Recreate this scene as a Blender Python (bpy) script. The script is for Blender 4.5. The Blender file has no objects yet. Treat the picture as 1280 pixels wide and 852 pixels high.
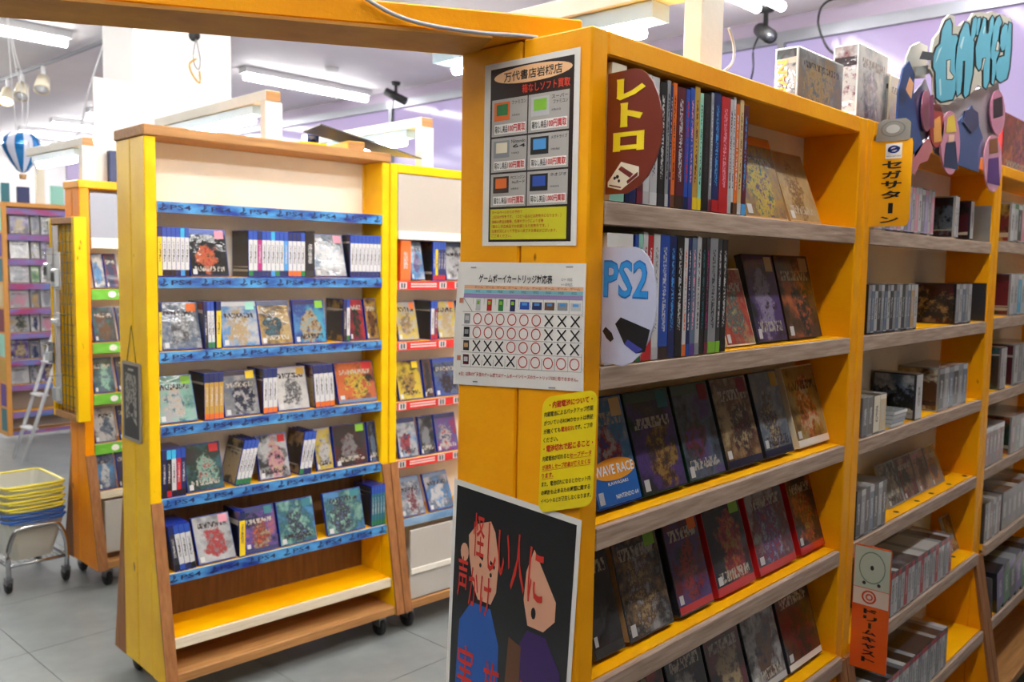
import bpy, bmesh, math, random
from mathutils import Vector, Matrix
random.seed(7)
scene = bpy.context.scene
COL = scene.collection

# ------------------------------------------------------------------ camera
F_PX, YAW, PITCH, ROLL, CAM_H = 1107.07, 0.7476, 0.0842, 0.0169, 1.56
_cy, _sy, _cp, _sp = math.cos(YAW), math.sin(YAW), math.cos(PITCH), math.sin(PITCH)
FW = Vector((_cy*_cp, _sy*_cp, -_sp))
_rt = Vector((_sy, -_cy, 0)); _up = _rt.cross(FW)
RT = math.cos(ROLL)*_rt + math.sin(ROLL)*_up
UP = -math.sin(ROLL)*_rt + math.cos(ROLL)*_up
CAM = Vector((0, 0, CAM_H))
cd = bpy.data.cameras.new('camera'); cam = bpy.data.objects.new('camera', cd); COL.objects.link(cam)
cd.sensor_width = 36; cd.sensor_fit = 'HORIZONTAL'; cd.lens = 36*F_PX/1280
cd.clip_start = .02; cd.clip_end = 100
M4 = Matrix((( RT.x, UP.x, -FW.x, CAM.x), (RT.y, UP.y, -FW.y, CAM.y), (RT.z, UP.z, -FW.z, CAM.z), (0, 0, 0, 1)))
cam.matrix_world = M4
cd.dof.use_dof = True; cd.dof.focus_distance = 1.55; cd.dof.aperture_fstop = 6.3
scene.camera = cam

# ------------------------------------------------------------------ world, exposure
w = bpy.data.worlds.new('world'); scene.world = w; w.use_nodes = True
bgn = w.node_tree.nodes['Background']; bgn.inputs[0].default_value = (.72, .70, .95, 1); bgn.inputs[1].default_value = .1
vs = scene.view_settings
vs.view_transform = 'Standard'; vs.look = 'None'; vs.gamma = 1; vs.use_curve_mapping = False
vs.exposure = 0.82
TUBE = 26.0          # emission strength of the ceiling tubes
CEIL = 3.12

# ------------------------------------------------------------------ helpers: colour, materials
def lin(c):
    if isinstance(c, str):
        c = NAMED[c]
    o = []
    for x in c[:3]:
        x = x/255
        o.append(x/12.92 if x <= .04045 else ((x+.055)/1.055)**2.4)
    return (*o, 1)
NAMED = dict(white=(208,209,210), paper=(236,234,228), grey=(140,142,146), lgrey=(190,190,192), black=(22,22,24), navy=(28,40,92), blue=(38,78,170),
    sky=(70,150,215), cyan=(60,180,220), red=(190,28,34), maroon=(90,26,40), orange=(226,108,30), yellow=(236,205,30), green=(38,120,60), lime=(130,190,50),
    teal=(40,110,120), purple=(92,60,140), lav=(178,160,210), pink=(226,150,170), magenta=(176,40,120), tan=(190,150,100), brown=(104,66,40), cream=(232,222,196),
    dkbrown=(58,38,28), dkgreen=(24,60,44), gold=(190,150,60), peach=(240,190,140), steel=(96,116,140), charcoal=(48,48,54), dkblue=(20,28,60), mint=(150,210,190),
    sand=(206,180,130), wine=(120,30,50), violet=(110,80,170), clear=(200,206,210))
MATS = {}
def newmat(name):
    m = bpy.data.materials.new(name); m.use_nodes = True
    nt = m.node_tree; b = nt.nodes['Principled BSDF']
    return m, nt, b
def ramp(nt, stops, interp='LINEAR'):
    r = nt.nodes.new('ShaderNodeValToRGB'); e = r.color_ramp; e.interpolation = interp
    while len(e.elements) < len(stops): e.elements.new(.5)
    for el, (p, c) in zip(e.elements, stops): el.position = p; el.color = c
    return r
def coords(nt, scale=(1,1,1), loc=(0,0,0), kind='Object'):
    t = nt.nodes.new('ShaderNodeTexCoord'); m = nt.nodes.new('ShaderNodeMapping')
    m.inputs['Scale'].default_value = scale; m.inputs['Location'].default_value = loc
    nt.links.new(t.outputs[kind], m.inputs['Vector']); return m
def noise(nt, vec, scale, detail=4, rough=.55):
    n = nt.nodes.new('ShaderNodeTexNoise'); n.inputs['Scale'].default_value = scale
    n.inputs['Detail'].default_value = detail; n.inputs['Roughness'].default_value = rough
    if vec: nt.links.new(vec.outputs[0], n.inputs['Vector'])
    return n
def bump(nt, b, src, strength, dist=.002):
    bp = nt.nodes.new('ShaderNodeBump'); bp.inputs['Strength'].default_value = strength; bp.inputs['Distance'].default_value = dist
    nt.links.new(src, bp.inputs['Height']); nt.links.new(bp.outputs[0], b.inputs['Normal'])
def flat(c, rough=.5, coat=0, metal=0, spec=.5):
    k = ('flat', str(c), rough, coat, metal)
    if k in MATS: return MATS[k]
    m, nt, b = newmat('plain_%s' % (c if isinstance(c, str) else 'c'))
    col = lin(c)
    b.inputs['Base Color'].default_value = col; b.inputs['Roughness'].default_value = rough
    b.inputs['Coat Weight'].default_value = coat; b.inputs['Coat Roughness'].default_value = .08
    b.inputs['Metallic'].default_value = metal
    n = noise(nt, coords(nt), 60, 2)
    mx = nt.nodes.new('ShaderNodeMixRGB'); mx.blend_type = 'MULTIPLY'; mx.inputs[0].default_value = .25
    mx.inputs[1].default_value = col; nt.links.new(n.outputs['Fac'], mx.inputs[2])
    gm = ramp(nt, [(0, (.75,.75,.75,1)), (1, (1,1,1,1))]); nt.links.new(n.outputs['Fac'], gm.inputs[0]); nt.links.new(gm.outputs[0], mx.inputs[2])
    nt.links.new(mx.outputs[0], b.inputs['Base Color'])
    MATS[k] = m; return m
def ink(c):
    k = ('ink', str(c))
    if k in MATS: return MATS[k]
    m, nt, b = newmat('ink'); b.inputs['Base Color'].default_value = lin(c); b.inputs['Roughness'].default_value = .45
    MATS[k] = m; return m
def emit(name, c, s):
    m, nt, b = newmat(name); b.inputs['Base Color'].default_value = (.9,.9,.9,1)
    b.inputs['Emission Color'].default_value = c; b.inputs['Emission Strength'].default_value = s
    return m
def art(pal, scale=26, seed=0, wrap=True):
    """printed cover: soft ground, a central subject, a broken title line, glossy film over it"""
    k = ('art', tuple(map(str, pal)), scale, seed)
    if k in MATS: return MATS[k]
    m, nt, b = newmat('cover_print'); N, Lk = nt.nodes.new, nt.links.new
    def math_(op, a, c, e=None):
        x = N('ShaderNodeMath'); x.operation = op
        for i, q_ in enumerate((a, c, e)):
            if q_ is None: continue
            if hasattr(q_, 'links'): Lk(q_, x.inputs[i])
            else: x.inputs[i].default_value = q_
        return x.outputs[0]
    def mixc(f, c1, c2):
        x = N('ShaderNodeMixRGB')
        for i, q_ in enumerate((f, c1, c2)):
            if hasattr(q_, 'links'): Lk(q_, x.inputs[i])
            else: x.inputs[i].default_value = q_
        return x.outputs[0]
    rnd = random.Random(seed)
    mp = coords(nt, (1, 1, 1), (seed*1.37, seed*.71, seed*.33))
    g = N('ShaderNodeTexCoord'); sp = N('ShaderNodeSeparateXYZ'); Lk(g.outputs['Generated'], sp.inputs[0])
    gx, gz = sp.outputs[0], sp.outputs[2]
    P_ = list(pal)+[pal[-1]]*3
    n1 = noise(nt, mp, 14, 5, .6); ground = ramp(nt, [(.36, lin(P_[0])), (.5, lin(P_[1])), (.64, lin(P_[2]))]); Lk(n1.outputs['Fac'], ground.inputs[0])
    n2 = noise(nt, mp, 48, 6, .7); subj = ramp(nt, [(.38, lin(P_[2])), (.5, lin(P_[3])), (.6, lin(P_[4])), (.68, lin(P_[0]))]); Lk(n2.outputs['Fac'], subj.inputs[0])
    n3 = noise(nt, mp, 30, 4, .6)
    dx = math_('MULTIPLY', math_('SUBTRACT', gx, .5+rnd.uniform(-.1, .1)), 1.5); dz = math_('MULTIPLY', math_('SUBTRACT', gz, .42), rnd.uniform(.9, 1.4))
    rr = math_('SQRT', math_('ADD', math_('MULTIPLY', dx, dx), math_('MULTIPLY', dz, dz)), 0)
    dist = math_('ADD', rr, math_('MULTIPLY', math_('SUBTRACT', n3.outputs['Fac'], .5), 1.1))
    mr = N('ShaderNodeMapRange'); mr.inputs['From Min'].default_value = .46; mr.inputs['From Max'].default_value = .34; Lk(dist, mr.inputs[0])
    col = mixc(mr.outputs[0], ground.outputs[0], subj.outputs[0])
    n4 = noise(nt, coords(nt, (90, 1, 45), (seed, 0, 0)), 1.6, 2)
    tz = rnd.choice((.16, .80, .76)); band = math_('LESS_THAN', math_('ABSOLUTE', math_('SUBTRACT', gz, tz), 0), .06)
    mar = math_('LESS_THAN', math_('ABSOLUTE', math_('SUBTRACT', gx, .5), 0), .4)
    tt = math_('MULTIPLY', math_('MULTIPLY', band, mar), math_('GREATER_THAN', n4.outputs['Fac'], .5))
    bright = sum(lin(P_[0])[:3]) > 1.0
    col = mixc(tt, col, lin((60, 44, 50) if bright else (214, 206, 190)))
    hs = N('ShaderNodeHueSaturation'); hs.inputs['Value'].default_value = .56; hs.inputs['Saturation'].default_value = .95; Lk(col, hs.inputs['Color']); Lk(hs.outputs[0], b.inputs['Base Color'])
    b.inputs['Roughness'].default_value = .4
    b.inputs['Coat Weight'].default_value = .9 if wrap else .2; b.inputs['Coat Roughness'].default_value = .04; b.inputs['Specular IOR Level'].default_value = .2
    n5 = noise(nt, coords(nt, (1,1,1), (seed,0,0)), 18, 4)
    bp = N('ShaderNodeBump'); bp.inputs['Strength'].default_value = .35; bp.inputs['Distance'].default_value = .007
    Lk(n5.outputs['Fac'], bp.inputs['Height']); Lk(bp.outputs[0], b.inputs['Coat Normal'])
    MATS[k] = m; return m
def print_strip(bg, fg, axis='z', dens=260):
    """spine print: unreadable rows of small marks"""
    k = ('ps', str(bg), str(fg), axis)
    if k in MATS: return MATS[k]
    m, nt, b = newmat('spine_print'); mp = coords(nt, (1, 1, 1))
    n = noise(nt, mp, dens, 2); r = ramp(nt, [(.46, lin(bg)), (.54, lin(fg))])
    nt.links.new(n.outputs['Fac'], r.inputs[0]); nt.links.new(r.outputs[0], b.inputs['Base Color'])
    b.inputs['Roughness'].default_value = .35; b.inputs['Coat Weight'].default_value = .4
    MATS[k] = m; return m
def paint(name, c, dark, knots=True, rough=.42):
    m, nt, b = newmat(name); mp = coords(nt, (1,1,1))
    n = noise(nt, mp, 5, 5); r = ramp(nt, [(.3, lin(dark)), (.62, lin(c))])
    nt.links.new(n.outputs['Fac'], r.inputs[0])
    v = noise(nt, coords(nt, (1,1,.45), (3,1,2)), 22, 2); r2 = ramp(nt, [(.25, (.25,.13,.03,1)), (.285, (1,1,1,1))])
    nt.links.new(v.outputs['Fac'], r2.inputs[0])
    mx = nt.nodes.new('ShaderNodeMixRGB'); mx.blend_type = 'MULTIPLY'; mx.inputs[0].default_value = 1 if knots else 0
    nt.links.new(r.outputs[0], mx.inputs[1]); nt.links.new(r2.outputs[0], mx.inputs[2]); nt.links.new(mx.outputs[0], b.inputs['Base Color'])
    b.inputs['Roughness'].default_value = rough; b.inputs['Specular IOR Level'].default_value = .25
    n3 = noise(nt, mp, 70, 6, .6); bump(nt, b, n3.outputs['Fac'], .35, .003)
    return m
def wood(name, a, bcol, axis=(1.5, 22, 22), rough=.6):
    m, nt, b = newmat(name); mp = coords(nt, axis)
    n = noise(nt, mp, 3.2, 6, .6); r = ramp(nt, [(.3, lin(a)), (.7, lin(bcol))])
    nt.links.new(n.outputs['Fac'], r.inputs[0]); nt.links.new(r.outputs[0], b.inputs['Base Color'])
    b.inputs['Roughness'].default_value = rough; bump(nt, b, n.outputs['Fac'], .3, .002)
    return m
ORANGE = paint('orange_paint', (250,174,2), (240,154,0))
YELLOW = paint('yellow_paint', (244,198,0), (230,176,0))
SHELFY = paint('shelf_yellow', (252,186,0), (244,170,0), False)
CREAM = paint('cream_board', (240,238,230), (232,229,220), False, .6)
WHITEP = paint('white_paint', (238,234,222), (226,222,208), False, .5)
WOODN = wood('bare_pine', (152,104,54), (186,136,80))
WOODV = wood('bare_pine_upright', (128,80,40), (166,110,60), (22, 22, 1.5))
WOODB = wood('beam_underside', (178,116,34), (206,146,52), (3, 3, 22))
PLY = wood('plywood_back', (100,66,30), (128,90,46), (18, 18, 2))
EDGEW = wood('rough_shelf_edge', (146,122,104), (194,172,154), (2.5, 40, 40), .75)
EDGEC = wood('cream_shelf_edge', (208,196,164), (232,222,196), (2.5, 40, 40), .7)
CHROME = flat((200,202,206), .18, 0, 1)
STEEL = flat((130,132,136), .35, 0, .9)
BLACKR = flat('black', .6)

# ------------------------------------------------------------------ helpers: geometry
def mesh(name, verts, faces, mat=None, smooth=False):
    me = bpy.data.meshes.new(name); me.from_pydata([tuple(v) for v in verts], [], faces); me.update()
    if mat: me.materials.append(mat)
    if smooth:
        for p in me.polygons: p.use_smooth = True
    return me
def link(name, me, parent=None, loc=None, rot=None):
    o = bpy.data.objects.new(name, me); COL.objects.link(o)
    if parent: o.parent = parent
    if loc is not None: o.location = loc
    if rot is not None: o.rotation_euler = rot
    return o
def empty(name, loc, rotz=0):
    o = bpy.data.objects.new(name, None); COL.objects.link(o); o.location = loc; o.rotation_euler = (0, 0, rotz)
    o.empty_display_size = .05; return o
def tag(o, label, cat, group=None):
    o['label'] = label; o['category'] = cat
    if group: o['group'] = group
    return o
def struct(o, label=None):
    o['kind'] = 'structure'
    if label: o['label'] = label
    return o
_bm = {}
def boxm(x0, x1, y0, y1, z0, z1, mat, bev=0):
    k = tuple(round(a, 5) for a in (x0, x1, y0, y1, z0, z1, bev)) + (mat.name,)
    if k in _bm: return _bm[k]
    if bev:
        bm = bmesh.new(); bmesh.ops.create_cube(bm, size=1)
        bmesh.ops.scale(bm, vec=(x1-x0, y1-y0, z1-z0), verts=bm.verts)
        bmesh.ops.translate(bm, vec=((x0+x1)/2, (y0+y1)/2, (z0+z1)/2), verts=bm.verts)
        bmesh.ops.bevel(bm, geom=bm.edges[:], offset=bev, segments=1, affect='EDGES')
        me = bpy.data.meshes.new('box'); bm.to_mesh(me); bm.free(); me.materials.append(mat)
    else:
        v = [(x0,y0,z0),(x1,y0,z0),(x1,y1,z0),(x0,y1,z0),(x0,y0,z1),(x1,y0,z1),(x1,y1,z1),(x0,y1,z1)]
        me = mesh('box', v, [(0,3,2,1),(4,5,6,7),(0,1,5,4),(1,2,6,5),(2,3,7,6),(3,0,4,7)], mat)
    _bm[k] = me; return me
def box(name, parent, x0, x1, y0, y1, z0, z1, mat, bev=0):
    return link(name, boxm(x0, x1, y0, y1, z0, z1, mat, bev), parent)
def prism(name, parent, poly, x0, x1, mat):
    """polygon in (y,z) extruded along x"""
    n = len(poly); v = [(x0, a, b) for a, b in poly] + [(x1, a, b) for a, b in poly]
    f = [tuple(range(n)), tuple(range(2*n-1, n-1, -1))] + [(i, i+n, (i+1) % n+n, (i+1) % n) for i in range(n)]
    return link(name, mesh(name, v, f, mat), parent)
def tube_mesh(pts, r, mat, seg=8, closed=False):
    pts = [Vector(p) for p in pts]; v = []; f = []; n = len(pts)
    for i, p in enumerate(pts):
        a = pts[i-1] if (i or closed) else p; b = pts[(i+1) % n] if (i < n-1 or closed) else p
        t = (b-a).normalized(); s = t.cross(Vector((0, 0, 1)))
        if s.length < .05: s = t.cross(Vector((1, 0, 0)))
        s.normalize(); q = t.cross(s)
        for k in range(seg):
            an = 2*math.pi*k/seg; v.append(p + s*(r*math.cos(an)) + q*(r*math.sin(an)))
    m = n if closed else n-1
    for i in range(m):
        for k in range(seg):
            j = (i+1) % n
            f.append((i*seg+k, i*seg+(k+1) % seg, j*seg+(k+1) % seg, j*seg+k))
    if not closed: f += [tuple(range(seg-1, -1, -1)), tuple(range((n-1)*seg, n*seg))]
    return mesh('tube', v, f, mat, True)
def tube(name, parent, pts, r, mat, seg=8, closed=False):
    return link(name, tube_mesh(pts, r, mat, seg, closed), parent)
def smooth_pts(pts, n=6):
    out = []; P = [Vector(p) for p in pts]
    for i in range(len(P)-1):
        a = P[max(i-1, 0)]; b = P[i]; c = P[i+1]; d = P[min(i+2, len(P)-1)]
        for k in range(n):
            t = k/n; out.append(.5*((2*b)+(c-a)*t+(2*a-5*b+4*c-d)*t*t+(3*b-a-3*c+d)*t**3))
    out.append(P[-1]); return out
def lathe(name, parent, prof, mat, seg=16, a0=0, a1=2*math.pi, axis='z', loc=None):
    full = abs(a1-a0-2*math.pi) < 1e-6; m = seg if full else seg+1; v = []; f = []
    for r, z in prof:
        for k in range(m):
            a = a0+(a1-a0)*k/seg; p = (r*math.cos(a), r*math.sin(a), z)
            if axis == 'y': p = (p[0], p[2], p[1])
            if axis == 'x': p = (p[2], p[0], p[1])
            v.append(p)
    for i in range(len(prof)-1):
        for k in range(seg):
            f.append((i*m+k, i*m+(k+1) % m, (i+1)*m+(k+1) % m, (i+1)*m+k))
    return link(name, mesh(name, v, f, mat, True), parent, loc)

class Frame:
    def __init__(s, x, y, a):
        s.o = Vector((x, y, 0)); s.a = a
        s.u = Vector((math.cos(a), math.sin(a), 0)); s.v = Vector((-math.sin(a), math.cos(a), 0))
    def P(s, u, v, z): return s.o + s.u*u + s.v*v + Vector((0, 0, z))
    def U(s, px, v, z):
        """u of the point of the shelf line (v, z) that stands at picture column px"""
        g = RT*F_PX - FW*(px-640); p0 = s.P(0, v, z)-CAM
        return -(p0.dot(g))/(s.u.dot(g))
    def loc(s, W): d = Vector(W)-s.o; return d.dot(s.u), d.dot(s.v), W[2]
    def on_v(s, px, py, v): return s.loc(hit(px, py, s.v, s.P(0, v, 0)))
    def on_u(s, px, py, u): return s.loc(hit(px, py, s.u, s.P(u, 0, 0)))
def ray(px, py): return FW + RT*((px-640)/F_PX) - UP*((py-426)/F_PX)
def hit(px, py, n, p0):
    d = ray(px, py); n = Vector(n); return CAM + d*((Vector(p0)-CAM).dot(n)/d.dot(n))
FR = Frame(1.1025, .8328, 0)             # right-hand row of orange units
FL = Frame(1.3967, 2.947, -.0548)        # row across the aisle
F3 = Frame(1.66, 4.28, 0)                # row behind
FF = Frame(2.56, 8.1, 0)                 # far bookcase

# ------------------------------------------------------------------ helpers: lettering and flat print
_tx = {}
def text_data(body, bold=0.0, spacing=1.0, vertical=False):
    k = (body, bold, spacing)
    if k in _tx: return _tx[k]
    c = bpy.data.curves.new('lettering', 'FONT'); c.body = body; c.size = 1; c.resolution_u = 2; c.offset = bold
    c.space_character = spacing; c.space_line = spacing
    o = bpy.data.objects.new('lettering_source', c); COL.objects.link(o)
    dg = bpy.context.evaluated_depsgraph_get(); me = o.evaluated_get(dg).to_mesh()
    vs_ = [v.co.copy() for v in me.vertices]; fs = [tuple(p.vertices) for p in me.polygons]
    o.evaluated_get(dg).to_mesh_clear(); bpy.data.objects.remove(o); bpy.data.curves.remove(c)
    if not vs_: vs_ = [Vector((0,0,0))]
    x0 = min(v.x for v in vs_); x1 = max(v.x for v in vs_); y0 = min(v.y for v in vs_); y1 = max(v.y for v in vs_)
    sx = max(x1-x0, 1e-4); sy = max(y1-y0, 1e-4)
    r = ([((v.x-x0)/sx, (v.y-y0)/sy) for v in vs_], fs, sx, sy); _tx[k] = r; return r
class Sheet:
    """flat printed thing: fn(s, t) in 0..1 -> local 3-D point, plus lift along normal"""
    def __init__(s, fn, normal, root): s.fn = fn; s.n = Vector(normal); s.root = root; s.k = 1
    def pt(s, a, b, lift): return Vector(s.fn(a, b)) + s.n*lift
    def poly(s, name, pts, mat, lift=.0004, parent=None):
        me = mesh(name, [s.pt(a, b, lift) for a, b in pts], [tuple(range(len(pts)))], mat)
        return link(name, me, parent or s.root)
    def rect(s, name, a0, b0, a1, b1, mat, lift=.0004, parent=None, nx=1, ny=1):
        v = [s.pt(a0+(a1-a0)*i/nx, b0+(b1-b0)*j/ny, lift) for j in range(ny+1) for i in range(nx+1)]
        f = [(j*(nx+1)+i, j*(nx+1)+i+1, (j+1)*(nx+1)+i+1, (j+1)*(nx+1)+i) for j in range(ny) for i in range(nx)]
        return link(name, mesh(name, v, f, mat), parent or s.root)
    def texts(s, name, items, mat, lift=.0008, parent=None):
        """items: (body, a0, b0, a1, b1, bold, rot) stretched to the given box; joined into one print layer"""
        V = []; Fc = []
        for it in items:
            body, a0, b0, a1, b1 = it[:5]; bold = it[5] if len(it) > 5 else .0; rot = it[6] if len(it) > 6 else 0
            vs_, fs, _, _ = text_data(body, bold); k = len(V)
            for x, y in vs_:
                V.append(s.pt(a0+(a1-a0)*x, b0+(b1-b0)*y, lift))
            Fc += [tuple(i+k for i in f) for f in fs]
        o = link(name, mesh(name, V, Fc, mat), parent or s.root); o['kind'] = 'stuff'; return o
    def shapes(s, name, polys, mat, lift=.0006, parent=None):
        V = []; Fc = []
        for p in polys:
            k = len(V); V += [s.pt(a, b, lift) for a, b in p]; Fc.append(tuple(range(k, k+len(p))))
        o = link(name, mesh(name, V, Fc, mat), parent or s.root)
        if len(polys) > 1: o['kind'] = 'stuff'
        return o
def ell(cx, cy, rx, ry, n=28): return [(cx+rx*math.cos(2*math.pi*i/n), cy+ry*math.sin(2*math.pi*i/n)) for i in range(n)]
def ring(cx, cy, rx, ry, w, n=20):
    a = ell(cx, cy, rx, ry, n); b = ell(cx, cy, rx*(1-w), ry*(1-w), n)
    return [[a[i], a[(i+1) % n], b[(i+1) % n], b[i]] for i in range(n)]
def bar(x0, y0, x1, y1, w, asp=1.0):
    dx, dy = x1-x0, (y1-y0)*asp; L = math.hypot(dx, dy); nx, ny = -dy/L*w/2, dx/L*w/2/asp
    return [(x0+nx, y0+ny), (x0-nx, y0-ny), (x1-nx, y1-ny), (x1+nx, y1+ny)]

# ------------------------------------------------------------------ setting: floor, ceiling, walls
def wallmat(name, c, d): 
    m, nt, b = newmat(name); n = noise(nt, coords(nt), 1.2, 4); r = ramp(nt, [(.3, lin(d)), (.7, lin(c))])
    nt.links.new(n.outputs['Fac'], r.inputs[0]); nt.links.new(r.outputs[0], b.inputs['Base Color']); b.inputs['Roughness'].default_value = .7
    return m
WALLM = wallmat('wall_paint', (232,230,226), (224,222,220))
CEILM = wallmat('ceiling_paint', (224,221,222), (212,209,212))
DIMW = wallmat('fill_cut_wall', (112,100,88), (84,76,70))  # dark tone of the unseen walls is set to cut fill light
TILEM, nt, b = newmat('vinyl_tile')
n = noise(nt, coords(nt), 6, 5); r = ramp(nt, [(.3, lin((124,131,131))), (.7, lin((142,148,147)))])
nt.links.new(n.outputs['Fac'], r.inputs[0]); nt.links.new(r.outputs[0], b.inputs['Base Color']); b.inputs['Roughness'].default_value = .32
JOINT = flat((96,98,98), .8)
X0, X1, Y0, Y1 = -3.2, 5.25, -3.0, 14.0
flo = struct(link('floor', boxm(X0, X1, Y0, Y1, -.06, -.003, JOINT)), 'pale grey vinyl tile floor')
tm = boxm(.0015, .5985, .0015, .5985, -.003, 0, TILEM)
for i in range(-1, 9):
    for j in range(0, 17):
        x, y = i*.6, j*.6+.1
        if x+.6 > X1: continue
        if y < 2.2 and i > 5: continue
        link('floor_tile', tm, flo, (x, y, 0))
struct(link('ceiling', boxm(X0, X1, Y0, Y1, CEIL, CEIL+.1, CEILM)), 'white shop ceiling')
struct(link('wall_left', boxm(X0-.1, X0, Y0, Y1, 0, CEIL, DIMW)))
struct(link('wall_back', boxm(X0, X1, Y1, Y1+.1, 0, CEIL, WALLM)), 'white wall far behind the bookcases')
struct(link('wall_front', boxm(X0, X1, Y0-.1, Y0, 0, CEIL, DIMW)))
wr = struct(link('wall_right', boxm(X1, X1+.12, Y0, Y1, 0, .9, WALLM)), 'low wall under the tinted windows')
box('soffit', wr, X1-.02, X1+.12, .75, Y1, 3.03, CEIL, flat((148,136,156), .7))
box('added_pier', wr, X1, X1+.12, Y0, .74, .901, CEIL, DIMW)  # unseen wall stretch added to keep lavender window reflections off the goods
ALU = flat((128,130,138), .45, 0, .4)
GLASS, nt, b = newmat('lavender_film_window')
b.inputs['Roughness'].default_value = .1; b.inputs['Specular IOR Level'].default_value = .15
n = noise(nt, coords(nt), .7, 3); r = ramp(nt, [(.3, lin((190,166,198))), (.7, lin((172,168,212)))])
nt.links.new(n.outputs['Fac'], r.inputs[0]); b.inputs['Base Color'].default_value = lin((78,68,92))
nt.links.new(r.outputs[0], b.inputs['Emission Color']); b.inputs['Emission Strength'].default_value = .5
win = struct(link('window_1', boxm(X1-.03, X1+.05, .75, Y1, 2.96, 3.03, ALU)), 'aluminium framed window band with lavender film')
yy = Y0
ys = [.75, 2.62, 4.5, 6.4, 8.3, 10.2, 12.1, 14.0]
for a, c in zip(ys[:-1], ys[1:]):
    box('window_pane', win, X1+.005, X1+.015, a+.02, c-.02, .96, 2.96, GLASS)
for a in ys[1:-1]:
    box('mullion', win, X1-.03, X1+.05, a-.022, a+.022, .96, 2.96, ALU)
box('window_sill', win, X1-.06, X1+.12, .75, Y1, .9, .96, ALU)
box('transom', win, X1-.03, X1+.05, .75, Y1, 2.28, 2.32, ALU)
# square column with its hook
colm = struct(link('wall_column', boxm(2.34, 2.96, 5.2, 5.62, 0, CEIL, WALLM)), 'white square column reaching the ceiling')

# ------------------------------------------------------------------ ceiling fittings
TUBEM = emit('fluorescent_tube', (1, .985, .955, 1), TUBE)
fx_body = boxm(0, 1.26, -.055, .055, CEIL-.05, CEIL-.002, flat('white', .4))
fx_tube = tube_mesh([(.02, 0, CEIL-.077), (1.24, 0, CEIL-.077)], .027, TUBEM, 10)
def fixture(x, y, label, two=False):
    r = empty('ceiling_light', (x, y, 0)); tag(r, label, 'ceiling light', 'fluorescent lights on the ceiling')
    link('housing', fx_body, r)
    if two:
        link('tube', fx_tube, r, (0, -.06, 0)); link('tube', fx_tube, r, (-.06, .06, 0))
    else: link('tube', fx_tube, r)
cols_ = [(-1.36, 'first'), (1.24, 'second'), (3.83, 'third')]
rows_ = [(.15, 'in the filled-out near-aisle row'), (1.45, 'added over the unit aisle'), (2.46, 'over the aisle'), (4.5, 'above the blue-edged unit'), (6.55, 'beside the white column'), (8.6, 'behind the white column'), (9.6, 'added a little behind the column'), (10.6, 'far back'), (11.6, 'added farther back'), (12.6, 'by the back wall')]  # unit-aisle row and in-between rear rows are unseen, added to brighten
for y, ph in rows_:
    for x, nm in ([(-1.0, 'first'), (.3, 'second'), (1.6, 'third'), (2.9, 'fourth'), (4.0, 'fifth')] if y == 1.45 else [(-1.7, 'first'), (-.4, 'second'), (.9, 'third'), (2.2, 'fourth'), (3.5, 'fifth')] if y == .15 else cols_):  # near and unit aisle rows filled out with extra lamps for cover glare
        if y == 2.46 and x == 3.83: fixture(3.54, y, 'twin fluorescent ceiling light above the wrapped boxes', True)
        elif y == 6.55 and x == 3.83: fixture(x, y, 'long fluorescent ceiling light right of the white column')
        elif y == 6.55 and x == 1.24: fixture(x, y, 'long fluorescent ceiling light at the upper left above the balloon')
        else: fixture(x, y, 'white fluorescent ceiling light %s, %s from the entrance side' % (ph, nm))
# spot track over the far aisle
t = empty('track_light_rail', (2.68, 5.9, 0)); tag(t, 'thin grey ceiling track carrying three spotlights', 'track rail')
box('rail', t, -.012, .012, 0, 4.2, CEIL-.06, CEIL-.035, STEEL)
for yy in (.3, 2.2, 3.9): box('bracket', t, -.01, .01, yy, yy+.03, CEIL-.036, CEIL-.001, STEEL)
WARM = emit('warm_bulb', (1, .78, .45, 1), 12)
for (yy, lit, lab) in ((8.35, True, 'lit warm spotlight on the ceiling track'), (8.0, False, 'unlit cream spotlight next to the lit spot'), (7.55, False, 'unlit cream spotlight nearest on the track')):
    s = empty('spotlight', (2.68, yy, CEIL-.06)); tag(s, lab, 'spotlight', 'spotlights on the track')
    box('stem', s, -.012, .012, -.012, .012, -.1, 0, flat('white', .4))
    h = lathe('lamp_head', s, [(0, .0), (.045, 0), (.06, -.13), (.052, -.13), (.04, -.02), (0, -.02)], flat('cream', .4), 12, loc=(0, 0, -.09)); h.rotation_euler = (-.5, .35, 0)
    d = lathe('bulb', s, [(0, -.15), (.03, -.142), (.05, -.118)], WARM if lit else flat('lgrey', .2), 12, loc=(0, 0, -.09)); d.rotation_euler = (-.5, .35, 0)
for name, pts, lab in (('power_cord', [(2.66,6.35,CEIL-.06),(2.6,6.5,2.72),(2.62,6.75,2.46),(2.5,6.9,2.3)], 'white cord hanging from the near end of the ceiling track'),):
    tag(tube(name, None, smooth_pts(pts), .006, flat('white', .5), 6), lab, 'cord')
tag(tube('ceiling_cable', None, smooth_pts([(2.2,6.0,CEIL-.012),(2.4,6.15,CEIL-.02),(2.55,5.95,CEIL-.012),(2.68,6.0,CEIL-.02)]), .012, flat('tan', .6), 6), 'tan cable bent along the ceiling above the track', 'cable')
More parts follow.
